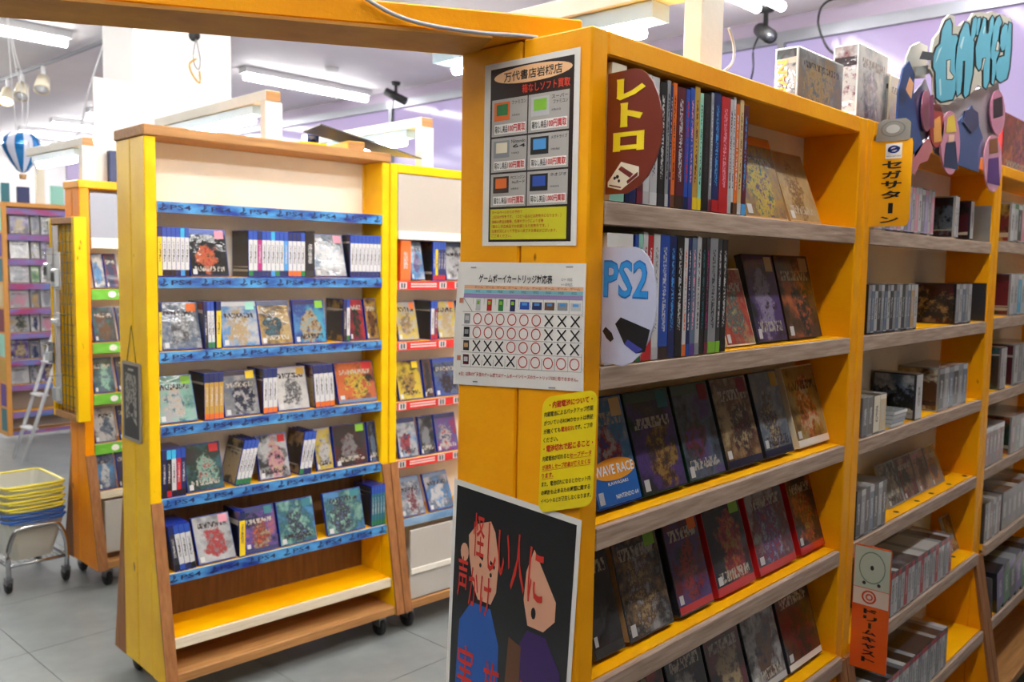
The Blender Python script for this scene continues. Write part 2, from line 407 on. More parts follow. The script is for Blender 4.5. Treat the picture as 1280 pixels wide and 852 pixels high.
def seccam(p, lab, a, big=1):
    s = empty('security_camera', p); tag(s, lab, 'camera')
    lathe('mount', s, [(0, 0), (.05*big, 0), (.045*big, -.025), (.014, -.03), (.014, -.12*big), (0, -.12*big)], BLACKR, 12)
    bdy = link('camera_body', tube_mesh([(0,-.1,0),(0,.1,0)], .042*big, BLACKR, 12), s, (0, 0, -.15*big), (.45, 0, a))
    link('lens', tube_mesh([(0,-.108,0),(0,-.1,0)], .028*big, flat((60,64,70), .15, 1), 10), s, (0, 0, -.15*big), (.45, 0, a))
    tube('cable', s, smooth_pts([(0,.03,-.14*big),(.05,.1,-.22),(.02,.08,-.34),(.06,.12,-.42)]), .006, BLACKR, 5)
seccam((4.98, 2.60, CEIL), 'black dome security camera hanging above the wrapped boxes', -.75)
seccam((5.0, 6.05, CEIL), 'small black security camera beyond the grey board', .6, .8)
tag(tube('ceiling_wire', None, smooth_pts([(5.1,2.05,CEIL-.01),(5.05,2.25,CEIL-.012),(5.1,2.33,CEIL-.1),(5.12,2.28,CEIL-.25),(5.14,2.2,CEIL-.35),(5.15,2.3,CEIL-.45)]), .007, BLACKR, 5), 'black wire drooping from the ceiling beside the dome camera', 'wire')
for p, lab in (((3.55,5.3,CEIL), 'round smoke detector on the ceiling beside the long light'), ((4.3,6.0,CEIL), 'small grey ceiling vent right of the long light')):
    tag(lathe('smoke_detector', None, [(0,-.035),(.05,-.03),(.06,-.004),(0,-.004)], flat('lgrey', .5), 14, loc=p), lab, 'detector')
# hook on the column
hp = hit(242, 45, (0, 1, 0), (0, 5.2, 0)); hz = hp.z
hk = empty('wall_hook', (hp.x, 5.2, hz-3.0)); tag(hk, 'black hook with a hanging brass chain on the white column', 'hook')
lathe('hook_cap', hk, [(0, -.035), (.028, -.03), (.034, 0)], BLACKR, 12, axis='y', loc=(0, 0, 3.0))
tube('chain', hk, smooth_pts([(0,-.03,2.98),(-.02,-.03,2.88),(-.01,-.03,2.82),(.015,-.03,2.8),(.025,-.03,2.86),(.012,-.03,2.93),(0,-.03,2.98)]), .004, STEEL, 5)
tube('tassel', hk, smooth_pts([(0,-.03,2.86),(-.045,-.03,2.82),(-.025,-.03,2.76),(.02,-.03,2.72),(.02,-.03,2.79)]), .006, flat('gold', .4), 5)

# ------------------------------------------------------------------ shelf units
def caster(parent, x, y, zt=.1):
    c = box('caster', parent, x-.03, x+.03, y-.035, y+.035, zt-.008, zt, STEEL)
    box('fork', c, x-.018, x+.018, y-.012, y+.03, zt-.055, zt-.008, STEEL)
    lathe('wheel', c, [(0, -.012), (.036, -.012), (.04, -.006), (.04, .006), (.036, .012), (0, .012)], BLACKR, 14, axis='x', loc=(x, y+.012, .04))
def unit(fr, name, label, u0, u1, pw, D, top, shelves, pt, topmat, edgemat, backs, flare=None, upw=None, zb=.1, toph=.037, lip=.038, strips=None, lpost=True, casters=True, shelfmat=None, floorboard=True, bk=None):
    """u0..u1 inner span; shelves: list of (z, v_front); backs: list of (z0, z1, mat)"""
    shelfmat = shelfmat or SHELFY
    ox = u0-pw; rp = upw or pw
    r = empty(name, fr.P(ox, 0, 0), fr.a); tag(r, label, 'shelf unit')
    r['group'] = 'wooden shelf units'
    W = u1-ox; half = D/2; bk = bk or half; pz = top-toph if topmat is not pt else top
    if flare: fz, fv = flare
    for a, b in ((0, pw), (W, W+rp)):
        box('end_plank', r, a, b, 0, half-.002, zb, pz, pt, .003)
        box('end_plank', r, a, b, half+.002, D, zb, pz, pt, .003)
        if flare:
            prism('flared_side', r, [(-.001, fz), (-.001, zb), (fv, zb)], a, b, pt)
            prism('flared_side', r, [(D+.001, fz), (D-fv, zb), (D+.001, zb)], a, b, WOODV)
            nx = fz-zb
            prism('front_facing', r, [(-.001, fz+.01), (fv-.001, zb), (fv-.011, zb), (-.011, fz+.01)], a, b+(0 if a else .0), WOODV)
    x0, x1 = pw+.001, W-.001
    if topmat is pt: box('top_board', r, x0, x1, 0, D, top-toph, top, topmat, .003)
    else: box('top_board', r, -.006, W+rp+.002, -.008, D+.004, top-toph, top, topmat, .004)
    for z0, z1, m in backs: box('back_panel', r, x0, x1, bk-.004, bk+.004, z0, z1, m)
    out = []
    for k, (z, vf) in enumerate(shelves):
        s = box('shelf', r, x0, x1, vf+.013, bk-.005, z-.022, z, shelfmat)
        box('shelf_edge', s, x0, x1, vf, vf+.0125, z-lip, z-.0015, edgemat if not isinstance(edgemat, list) else edgemat[k], .0015)
        out.append(s)
    if floorboard:
        fv2 = flare[1] if flare else 0
        bb = box('base_board', r, x0, x1, fv2*.97, D-fv2*.9, zb, zb+.035, WOODN, .003)
    if casters:
        for a in (.07, W+rp-.07):
            for b in ((flare[1] if flare else 0)+.06, D-(flare[1] if flare else 0)-.06): caster(r, a, b, zb)
    return r, ox
SZ = [1.664-.258*k for k in range(7)]
RS = [(z, 0 if z > .7 else -.02 if z > .55 else -.05) for z in SZ[:6]]
R1, r1x = unit(FR, 'shelf_unit', 'nearest orange shelf unit with posters stapled on its end', 0, .972, .04, .28, 1.918, RS, ORANGE, ORANGE, EDGEW, [(.15, 1.88, CREAM)], (.6, -.09))
R2, r2x = unit(FR, 'shelf_unit', 'orange shelf unit of disc cases behind the yellow vertical sign', 1.056, 2.085, .04, .28, 1.920, RS, ORANGE, ORANGE, EDGEW, [(.15, 1.88, CREAM)], (.6, -.09))
R3, r3x = unit(FR, 'shelf_unit', 'farthest orange shelf unit cut by the right picture edge', 2.168, 3.14, .04, .28, 1.920, [(z+.008, v) for z, v in RS], ORANGE, ORANGE, EDGEW, [(.15, 1.88, CREAM)], (.6, -.09))
LSZ = [1.761-.258*k for k in range(6)]
LSH = [(z, 0) for z in LSZ[:5]] + [(LSZ[5], -.042), (.25, -.078)]
L1, l1x = unit(FL, 'shelf_unit', 'yellow shelf unit with blue shelf strips and bare pine top', 0, .93, .04, .25, 2.013, LSH, YELLOW, WOODN, [EDGEC]*7, [(.73, 1.975, CREAM), (.13, .73, PLY)], (.71, -.11), upw=.037, toph=.037, bk=.145)
L2, l2x = unit(FL, 'shelf_unit', 'yellow shelf unit with red shelf strips half hidden by the orange unit', 1.009, 1.95, .037, .25, 1.976, [(1.49, 0), (1.232, 0), (.974, 0), (.722, 0), (.47, -.03)], YELLOW, YELLOW, EDGEC, [(.13, 1.94, CREAM)], (.71, -.11), bk=.145)
L3, l3x = unit(F3, 'shelf_unit', 'orange shelf unit with green strips behind the basket cart', .045, 1.0, .045, .17, 1.925, [(1.42, 0), (1.165, 0), (.92, 0), (.68, 0), (.46, -.05)], paint('deep_orange_paint', (246,152,0), (234,136,0)), ORANGE, EDGEC, [(.13, 1.9, CREAM)], (.62, -.12), bk=.15)

# header and skirt panels
def upanel(root, name, x0, x1, y0, y1, z0, z1, mat, bev=.002): return box(name, root, x0, x1, y0, y1, z0, z1, mat, bev)
SHEER = flat((184,180,172), .3)
upanel(L2, 'header_panel', .042, .975, .004, .012, 1.70, 1.937, flat((186,178,166), .35))
upanel(L2, 'header_ledge', .042, .975, -.004, .012, 1.664, 1.70, WHITEP)
upanel(L2, 'skirt_panel', .04, .976, -.10, -.092, .14, .44, SHEER)
upanel(L2, 'skirt_rail', .04, .976, -.108, -.101, .25, .275, WHITEP)
upanel(L3, 'header_panel', .05, .99, .004, .012, 1.66, 1.87, flat((150,152,164), .35))
upanel(L3, 'header_ledge', .05, .99, -.004, .012, 1.61, 1.66, WHITEP)
upanel(L3, 'skirt_panel', .05, .99, -.09, -.082, .17, .42, SHEER)

# printed strips on shelf edges
def strip_mat(c0, c1, sc=9):
    m, nt, b = newmat('strip_print'); n = noise(nt, coords(nt, (1, 1, 3)), sc, 3); r = ramp(nt, [(.35, lin(c0)), (.65, lin(c1))])
    nt.links.new(n.outputs['Fac'], r.inputs[0]); nt.links.new(r.outputs[0], b.inputs['Base Color']); b.inputs['Roughness'].default_value = .3; b.inputs['Coat Weight'].default_value = .4
    return m
BSTRIP = strip_mat((12,48,140), (78,158,214)); INKN = ink((14,26,74))
def front_sheet(root, x0, x1, y, z0, z1):
    return Sheet(lambda s, t: (x0+(x1-x0)*s, y, z0+(z1-z0)*t), (0, -1, 0), root)
def strip(root, x0, x1, v, z, h, mat, name='shelf_strip'):
    st = box(name, root, x0, x1, v-.002, v-.0004, z-h, z, mat); return st, Sheet(lambda s, t: (x0+(x1-x0)*s, v-.002, z-h+h*t), (0, -1, 0), st)
for k, (z, vf) in enumerate(LSH[:6]):
    st, sh = strip(L1, .041, .969, vf, z-.001, .037, BSTRIP)
    wdt = .928; n = 6
    sh.texts('strip_lettering', [('PS4', (i+.30)/(n+.3), .28, (i+.80)/(n+.3), .74, .012) for i in range(n)], INKN)
    logo = []
    for i in range(n+1):
        c = (i+.12)/(n+.3); dx = .011
        logo += [[(c-.1*dx, .3), (c+.25*dx, .25), (c+.25*dx, .86), (c-.1*dx, .92)], [(c+.25*dx, .86), (c+.8*dx, .74), (c+.8*dx, .56), (c+.25*dx, .5), (c+.25*dx, .6), (c+.5*dx, .64), (c+.5*dx, .7), (c+.25*dx, .74)]]
        logo += [bar(c-1.3*dx, .3, c-.1*dx, .42, .12*dx*3, 1/25), bar(c+.25*dx, .26, c+1.5*dx, .36, .12*dx*3, 1/25), [(c-1.3*dx, .26), (c-.2*dx, .16), (c+1.4*dx, .3), (c+.9*dx, .4), (c, .26), (c-1*dx, .38)]]
    sh.shapes('strip_logo', logo, INKN)
RSTRIP = strip_mat((196,22,22), (222,36,30)); WINK = ink('paper')
for z in (1.49, 1.232, .974, .722):
    st, sh = strip(L2, .038, .976, 0, z-.001, .036, RSTRIP)
    for i, c in enumerate((.03, .262, .355, .62, .72, .95)):
        sh.rect('strip_logo', c-.021, .12, c+.021, .9, ink((206,206,204)), .0004)
        sh.rect('strip_logo', c-.012, .22, c-.003, .8, ink('charcoal'), .0008); sh.rect('strip_logo', c+.003, .22, c+.012, .8, ink('charcoal'), .0008)
    sh.shapes('strip_lettering', [[(a, b), (a+.009, b), (a+.009, b+.16), (a, b+.16)] for a in [.075+.0115*i for i in range(13)] for b in (.3, .6)], WINK)
GSTRIP = strip_mat((96,170,50), (120,196,70))
for z in (1.42, 1.165, .92, .68):
    st, sh = strip(L3, .046, .999, 0, z-.001, .05, GSTRIP)
    sh.shapes('strip_mark', [ell(a, .5, .02, .3, 14) for a in (.1, .15, .2, .42, .47, .52)], ink('paper'))
box('skirt_strip', L2, .04, .976, -.036, -.031, .44, .472, strip_mat((110,150,190), (150,184,214)))
# dark screw holes along a shelf of the middle unit
for i, px in enumerate((1120, 1146, 1164, 1186, 1205.6)):
    lathe('screw_hole', R2, [(0, .0006), (.008, .0006), (.008, 0)], BLACKR, 12, loc=(FR.U(px, .03, SZ[3])-r2x, .03, SZ[3]+.0006))
lathe('screw_hole', R2, [(0, .0006), (.008, .0006), (.008, 0)], BLACKR, 12, loc=(1.98-r2x, .03, SZ[4]+.0006))

# overhead beam lying on the near unit and its cable
bdir = Vector((-.598, .366, 0)).normalized(); bn = Vector((-bdir.y, bdir.x, 0)); ang = math.atan2(-bdir.y, -bdir.x)
B0 = FR.P(-.046, .132, 0)
bm_ = empty('overhead_beam', B0, ang); tag(bm_, 'long orange timber beam spanning overhead onto the near unit', 'beam')
ORB = paint('beam_orange', (250,168,2), (242,152,0))
box('beam_board', bm_, -2.6, .1, .006, .128, 1.9195, 1.957, ORB, .003)
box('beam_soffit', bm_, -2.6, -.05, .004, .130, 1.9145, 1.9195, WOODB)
nf = Vector((math.sin(ang), -math.cos(ang), 0))
pts = [hit(px, py, nf, B0+nf*.004) for px, py in ((452, -6), (470, 6), (500, 21), (540, 32), (600, 41), (645, 44), (672, 47))]
tag(tube('beam_cable', None, smooth_pts(pts), .0032, flat((196,196,200), .45), 8), 'pale grey cable stapled along the overhead beam', 'cable')

# white timber light stands on the units
def lamp_frame(fr, u, v, zt, h, armlen, lab, w=.07, tilt=0, arm_dir=1):
    r = empty('timber_light_stand', fr.P(u, v, zt), fr.a); tag(r, lab, 'light stand', 'white timber light stands on the shelf units')
    box('post', r, 0, w, -.02, .02, 0, h-.04, WHITEP, .002)
    a = box('arm', r, 0, w*.9, -.021, armlen, h-.04, h, WHITEP, .002)
    box('end_grain', a, .002, w*.9-.002, -.0225, -.021, h-.038, h-.002, WOODN)
    f = box('lamp_housing', r, .01, w-.01, .1, armlen-.05, h-.075, h-.041, flat((170,196,210), .3))
    link('tube', tube_mesh([(w/2, .14, h-.092), (w/2, armlen-.1, h-.092)], .014, LAMPT, 8), f)
    return r
LAMPT = emit('frame_lamp_tube', (1, .97, .92, 1), 60)
lamp_frame(FL, .428, .06, 2.013, .185, 1.0, 'white timber light stand standing on the bare pine top')
lamp_frame(FL, 1.16, .06, 1.976, .215, .8, 'white timber light stand right of the grey board')
lamp_frame(FR, .395, .10, 1.918, .215, .8, 'tall white timber light stand on the nearest orange unit', .08)
lamp_frame(F3, .03, .05, 1.925, .2, .7, 'white timber light stand behind the pine-topped unit at left', .06)
tag(tube('power_cord', None, smooth_pts([FR.P(.481, .072, 2.03), FR.P(.50, .07, 2.0), FR.P(.492, .068, 1.965), FR.P(.44, .066, 1.935), FR.P(.40, .064, 1.925)]), .003, flat('white', .4), 6), 'thin white cord looped at the tall lamp frame post', 'cord')

# ------------------------------------------------------------------ goods on the shelves
ORD = ['first', 'second', 'third'] + ['%dth' % i for i in range(4, 60)]
for i in (21, 31, 41, 51): ORD[i-1] = '%dst' % i; ORD[i] = '%dnd' % (i+1); ORD[i+1] = '%drd' % (i+2)
class Row:
    """one shelf level: keeps its goods so that each can be named by its order"""
    def __init__(s, fr, z, where, group, lim): s.lim = lim; s.fr = fr; s.z = z; s.where = where; s.group = group; s.items = []
    def add(s, o, u, desc, cat): s.items.append((u, o, desc, cat))
    def finish(s):
        s.items.sort(key=lambda t: t[0])
        for i, (u, o, d, c) in enumerate(s.items):
            o['label'] = '%s, %s from left, %s' % (d, ORD[i], s.where); o['category'] = c; o['group'] = s.group
BLUEP = flat((24,52,150), .25, .6)      # blue plastic case
CLEARP = flat((176,182,186), .12, .8)
CDB = [flat((140,144,148), .15, .8), flat((176,178,176), .2, .6), flat((96,98,104), .2, .6), flat((52,52,58), .2, .6), flat((34,34,40), .2, .6)]
def quad(name, parent, x0, x1, z0, z1, y, mat):
    return link(name, mesh(name, [(x0, y, z0), (x1, y, z0), (x1, y, z1), (x0, y, z1)], [(0, 1, 2, 3)], mat), parent)
def sideq(name, parent, x, y0, y1, z0, z1, mat):
    return link(name, mesh(name, [(x, y1, z0), (x, y0, z0), (x, y0, z1), (x, y1, z1)], [(0, 1, 2, 3)], mat), parent)
_sd = [0]
def seed():
    _sd[0] += 1; return _sd[0]
def spines(row, px0, px1, cols, h=.171, d=.128, tilt=0, v=.004, cover=None, body=None, kind='game_case', desc=None, bands=(.24, .80), scale=30, gap=.0004, cat='game case'):
    """cases or books standing spine out between two picture columns; cols: list of (top, middle, bottom, description)"""
    fr, z = row.fr, row.z; n = len(cols)
    ua, ub = max(fr.U(px0, v, z), row.lim[0]+.002+max(0, -math.sin(tilt)*h)), min(fr.U(px1, v, z), row.lim[1]-.003-max(0, math.sin(tilt)*h)); t = (ub-ua)/n
    ct, stl = math.cos(tilt), math.sin(tilt)
    for i, c in enumerate(cols):
        top, mid, bot, ds = c[:4]; hh = h*(c[4] if len(c) > 4 else 1)
        u = ua+i*t; th = (t-gap)*ct if tilt else t-gap
        o = link(kind, boxm(0, th, 0, d, 0, hh, (random.choice(CDB) if kind == 'disc_case' else body) or BLUEP), None, fr.P(u, v, z+max(0, th*stl)+.0006), (0, tilt, fr.a))
        e = min(.0006, th*.08)
        if kind == 'guide_book':
            quad('spine_cover', o, .0, th, 0, hh, -.0004, flat(mid, .35, .5))
            if th > .004: quad('spine_title', o, th*.32, th*.68, hh*.22, hh*.9, -.0008, print_strip(mid, top))
            quad('spine_foot', o, .0, th, 0, hh*.1, -.0009, flat(bot, .35, .5))
            box('page_block', o, th*.12, th*.88, .002, d-.002, hh, hh+.0006, flat('paper', .8))
        else:
            quad('spine_insert', o, e, th-e, .004, hh*bands[1], -.0004, flat(mid, .3, .6))
            quad('spine_band', o, e, th-e, hh*bands[1], hh-.002, -.0004, flat(top, .3, .6))
            quad('spine_foot', o, e, th-e, .004, hh*bands[0]*.6, -.0007, flat(bot, .3, .6))
            if th > .009: quad('spine_title', o, th*.3, th*.7, hh*.3, hh*.72, -.0007, print_strip(mid, 'charcoal' if mid in ('white', 'lgrey', 'cream', 'yellow') else 'lgrey'))
        if i == 0 and cover: sideq('cover_sheet', o, -.0005, .006, d-.004, .004, hh-.004, art(cover, 24, seed()))
        row.add(o, u, desc % ds if desc else ds, cat)
def face(row, px0, px1, pal, ds, h=.171, t=.014, lean=.26, v=.012, band=None, sticker=None, kind='game_case', body=None, foot=None, scale=26, side=None, ratio=None, cat=None, du=0):
    """thing shown cover out, leaning back"""
    fr, z = row.fr, row.z
    ua, ub = max(fr.U(px0, v, z), row.lim[0]+.002), min(fr.U(px1, v, z), row.lim[1]-.002); wd = ub-ua-.001
    o = link(kind, boxm(0, wd, 0, t, 0, h, body or BLUEP), None, fr.P(ua, v, z+t*math.sin(lean)+.0006), (-lean, 0, fr.a))
    hb = h*.1 if band else 0
    quad('cover_sheet', o, .002, wd-.002, .003, h-.003-hb, -.0005, art(pal, scale, seed()))
    if band: quad('top_band', o, .002, wd-.002, h-hb-.003, h-.003, -.0005, flat(band, .3, .8))
    if foot: quad('foot_band', o, .002, wd-.002, .003, h*.09, -.0009, flat(foot, .3, .8))
    if sticker: quad('price_sticker', o, wd*.70, wd*.94, h*.80, h*.97, -.0009, flat(sticker, .5))
    if side: sideq('side_print', o, -.0005, .001, t-.001, .003, h-.003, flat(side, .4, .8))
    quad('rating_badge', o, wd*.06, wd*.17, h*.04 if not foot else h*.11, h*.15 if not foot else h*.2, -.0012, flat('lgrey', .4))
    row.add(o, ua, ds, cat or ('game case' if kind == 'game_case' else 'box'))
    return o, wd
def flatlay(): pass
WB, WG, WO, WK = ('blue', 'white', 'navy', 'white spined game case with blue foot'), ('blue', 'white', 'green', 'white spined game case with green foot'), ('navy', 'white', 'orange', 'white spined game case with orange foot'), ('blue', 'white', 'black', 'white spined game case with black foot')
YL = ('navy', 'yellow', 'yellow', 'case with yellow label on its spine')
DK = ('navy', 'charcoal', 'black', 'dark spined game case')
CYN = ('cyan', 'white', 'sky', 'pale spined case with cyan top')
MAG = ('navy', 'magenta', 'navy', 'magenta spined game case')
rows = []
LIM = {'game cases on the blue-edged unit': (0, .93), 'game cases on the red-strip unit': (1.009, 1.95), 'goods on the nearest orange unit': (.003, .972), 'disc cases on the middle orange unit': (1.056, 2.085),
    'disc cases on the farthest orange unit': (2.168, 3.14), 'game cases on the green-strip unit': (.045, 1.0), 'boxes on the far bookcase': (0, 1.1)}
def mkrow(fr, z, where, group):
    r = Row(fr, z, where, group, LIM[group]); rows.append(r); return r
UN = ['top', 'second', 'third', 'fourth', 'fifth', 'sixth']
# --- blue-edged unit
def q(k): return mkrow(FL, LSZ[k+1], '%s goods row of blue-edged unit' % UN[k], 'game cases on the blue-edged unit')
r = q(0)
spines(r, 197.5, 203.5, [YL]); spines(r, 203.5, 237, [WK, WK, WK, ('blue','white','navy','white spined game case'), CYN, WK])
face(r, 239, 287, ['black','black','charcoal','orange','red','black'], 'black cover with orange emblem', band='blue', sticker='pink', lean=.2)
spines(r, 311, 381.5, [WG, WB, MAG, WB, WB, CYN, WG, WB, ('blue','sky','navy','pale blue spined game case'), WO, WO, WO, WG], cover=['black','charcoal','dkbrown'])
spines(r, 382, 393.5, [('black','black','charcoal','thick black case')], h=.178, body=flat('black', .3, .8))
face(r, 394.5, 434, ['white','lgrey','steel','white'], 'cover with painted white glare', sticker='pink', lean=.24)  # whites of this palette stand for glare on a darker cover
spines(r, 438, 476, [WB]*8, cover=['black','dkblue','charcoal'])
r = q(1)
spines(r, 198, 203, [YL]); 
face(r, 204, 254, ['lgrey','steel','white','grey','charcoal'], 'cover with painted grey-white glare', sticker='orange', lean=.28)  # pale greys are lamp glare put into the cover colours
spines(r, 256.5, 269.5, [DK, WG, WG], cover=['maroon','brown','charcoal'], tilt=-.03); spines(r, 271, 277, [YL])
face(r, 279, 326, ['white','sky','lgrey','gold','white'], 'white cover with pale blue art', sticker='mint', band='lgrey', lean=.24)
face(r, 327.5, 367, ['charcoal','gold','sand','dkblue','teal'], 'dark cover with gold art', band='navy', lean=.28)
face(r, 369, 409, ['sky','blue','cyan','sand','brown','blue'], 'bright blue cover with tall figures', sticker='lime', band='navy', lean=.16)
spines(r, 429.5, 437.5, [('navy','charcoal','black','black spined game case'), WG], cover=['black','gold','charcoal'])
face(r, 438.5, 458, ['charcoal','red','wine','dkgreen'], 'dark cover with red patch', lean=.22)
face(r, 459.5, 475.5, ['dkbrown','gold','black','brown'], 'dark brown and gold cover', lean=.2)
r = q(2)
face(r, 200, 248, ['lgrey','mint','teal','white','sand'], 'greenish cover with painted glare', sticker='lime', lean=.34)  # light tones here paint the glare over a greenish cover
spines(r, 256, 280, [('navy','gold','orange','yellow and red spined game case')]*4, cover=['dkbrown','black','charcoal'])
face(r, 282, 326, ['steel','grey','lgrey','dkblue'], 'blue grey cover with figures', band='dkblue', sticker='yellow', lean=.26)
spines(r, 329.5, 347, [WO]*3, cover=['dkbrown','charcoal','brown'])
face(r, 348.5, 388, ['white','paper','white','black','white'], 'white cover with black figure', sticker='gold', lean=.26, scale=14)
spines(r, 395, 419, [WO]*4, cover=['dkbrown','maroon','sand'], tilt=-.08)
face(r, 424, 472, ['orange','orange','charcoal','yellow','red'], 'orange cover with black head', sticker='red', foot='steel', lean=.26, scale=14)
r = q(3)
spines(r, 203, 233, [('navy','dkblue','black','dark blue spined case'), ('cyan','black','red','black spined case with cyan top'), ('cyan','white','black','white spined case with cyan top'), ('blue','red','black','red spined game case'), ('blue','navy','black','navy spined game case')])
face(r, 235, 281, ['teal','dkgreen','charcoal','mint','red','steel'], 'dark teal cover with red flowers', sticker='red', lean=.26)
spines(r, 294, 313, [WG]*4, cover=['dkgreen','black','sand'], tilt=.24)
face(r, 325.5, 364, ['lgrey','white','charcoal','pink','sand'], 'pale grey cover with figures', sticker='red', lean=.26)
spines(r, 374, 389, [WG, WB, WB], cover=['brown','tan','dkbrown'], tilt=.16)
face(r, 397, 418, ['lgrey','yellow','steel','white'], 'grey cover with yellow circle', lean=.24)
face(r, 420, 461, ['charcoal','charcoal','maroon','grey'], 'dark grey cover with wine ring', sticker='lime', lean=.2)
face(r, 463, 475.5, ['black','dkblue','steel'], 'black cover at the shelf end', lean=.2)
r = q(4)
FLV = -.036
spines(r, 209.5, 246, [DK, ('blue','white','blue','white spined game case'), ('blue','white','navy','white spined game case'), ('blue','white','black','white spined game case')], v=FLV, tilt=-.16)
face(r, 249, 296, ['lgrey','white','grey','red'], 'cover with painted silver-white glare', sticker='pink', v=FLV, lean=.40)  # silver and white paint in the reflected light on this cover
spines(r, 299.5, 307, [YL], v=FLV, cover=['black','dkblue'])
face(r, 308, 349, ['dkblue','violet','orange','wine','sand','navy'], 'purple cover with orange title', sticker='teal', band='navy', foot='navy', v=FLV, lean=.28)
face(r, 351.5, 397, ['sky','teal','mint','dkblue','steel'], 'icy blue cover left of its twin', sticker='teal', v=FLV, lean=.26)
face(r, 410, 457, ['sky','teal','mint','dkblue','steel'], 'icy blue cover right of its twin', sticker='teal', v=FLV, lean=.26)
spines(r, 464.5, 483.5, [('blue','teal','green','teal spined case with green foot')]*5, v=FLV, cover=['black','charcoal'])
# --- red-strip unit
def q2(k, z): return mkrow(FL, z, '%s goods row of red-strip unit' % UN[k], 'game cases on the red-strip unit')
r = q2(0, 1.49)
spines(r, 500.5, 513.5, [('orange','orange','orange','tall orange slipcase')], h=.17, body=flat((214,84,24), .35, .4), bands=(.1,.9))
face(r, 515, 532, ['white','sky','steel','purple'], 'white and blue cover', lean=.24)
spines(r, 541, 557, [('blue','blue','red','blue spined case'), ('blue','yellow','red','yellow spined case')] + [('blue','navy','red','navy spined case')]*3, cover=['black','brown','charcoal'])
face(r, 558.5, 585, ['white','white','black','lgrey'], 'white cover with black figure', band='steel', lean=.2)
spines(r, 590, 640, [WB]*8)
r = q2(1, 1.232)
face(r, 499, 525, ['white','yellow','lgrey','gold','steel'], 'white and yellow cover', sticker='orange', lean=.26)
spines(r, 538.5, 547, [('blue','white','red','white spined case'), ('blue','wine','red','wine spined case')], cover=['black','charcoal'])
face(r, 549, 574, ['white','yellow','white','sand'], 'shiny white cover', sticker='orange', lean=.26)
face(r, 577, 610, ['navy','sky','red'], 'navy cover', lean=.26)
r = q2(2, .974)
face(r, 500, 530, ['yellow','yellow','charcoal','gold'], 'yellow cover with black figure', sticker='yellow', lean=.28, scale=14)
face(r, 532, 543, ['black','brown','charcoal'], 'black cover', lean=.2)
face(r, 545.5, 575, ['dkblue','steel','blue','charcoal'], 'dark blue cover', band='blue', lean=.22)
r = q2(3, .722)
face(r, 500, 524, ['sky','white','steel','red','dkblue'], 'pale blue cover with red title', band='navy', lean=.24)
face(r, 527, 545, ['black','charcoal','grey'], 'black cover', lean=.2)
face(r, 547.5, 574, ['steel','violet','red','white','navy'], 'violet and red cover', band='navy', lean=.24)
r = q2(4, .47)
face(r, 503, 533, ['lgrey','steel','white','wine'], 'pale silvery cover', band='steel', v=-.025, lean=.4)
face(r, 538, 568, ['lgrey','steel','sky','white'], 'pale blue silvery cover', band='steel', v=-.025, lean=.4)
# --- nearest orange unit: guide books
def qr(k): return mkrow(FR, SZ[k], '%s shelf of nearest orange unit' % UN[k], 'goods on the nearest orange unit')
def book(row, p0, p1, mid, top, foot, ds, h=.205, cover=None): spines(row, p0, p1, [(top, mid, foot, ds)], h=h, d=.126, v=.006, body=flat(mid, .35, .4), kind='guide_book', cat='book', cover=cover)
r = qr(0)
for sp in ((761,779,'cream','green','mint','wide cream guide book'), (780.5,785,'black','lgrey','navy','thin black guide book'), (785.5,794,'charcoal','lgrey','navy','charcoal guide book'), (795,802.5,'maroon','lgrey','wine','maroon guide book'),
    (803,810.5,'white','charcoal','lgrey','white guide book'), (811,820,'lgrey','charcoal','white','pale grey guide book'), (821,829.5,'black','lgrey','charcoal','black guide book with white lettering'), (830,834,'grey','black','lgrey','thin grey guide book'),
    (834.3,837,'navy','lgrey','navy','very thin navy guide book'), (837.4,842,'orange','dkbrown','brown','thin orange guide book'), (842.5,853,'maroon','lgrey','dkbrown','thick dark maroon guide book'), (853.5,858.5,'blue','red','navy','blue guide book with red head'),
    (859,864,'blue','pink','purple','blue guide book with pink lettering'), (864.3,870.5,'gold','maroon','yellow','ochre yellow guide book'), (871,875,'mint','dkgreen','yellow','pale green guide book'), (875.5,884,'black','charcoal','black','plain black guide book'),
    (884.5,888,'grey','white','wine','thin grey guide book'), (888.5,897,'navy','sky','red','navy guide book with red foot'), (897.5,908,'red','pink','red','bright red guide book'), (908.4,912,'lgrey','charcoal','lgrey','thin silver guide book'),
    (912.3,915.3,'white','navy','black','thin white guide book'), (915.6,920,'orange','white','brown','orange guide book with white title'), (920.3,925,'sand','brown','lgrey','sandy guide book'), (925.3,931,'maroon','sky','sky','dark maroon guide book with blue foot')):
    hh = {'cream': .213, 'black': .207, 'lgrey': .209}.get(sp[2], .208)
    book(r, *sp[:2], sp[2], sp[3], sp[4], sp[5], h=hh+random.uniform(-.006, .006))
face(r, 933, 985, ['steel','gold','purple','yellow','teal','orange'], 'colourful fighting game magazine cover', h=.18, t=.006, lean=.3, v=.03, band='orange', kind='guide_book', body=flat('tan', .5), cat='book')
face(r, 989, 1027, ['tan','sand','gold','brown','sand'], 'tan magazine cover', h=.165, t=.006, lean=.36, v=.03, kind='guide_book', body=flat('tan', .5), cat='book')
r = qr(1)
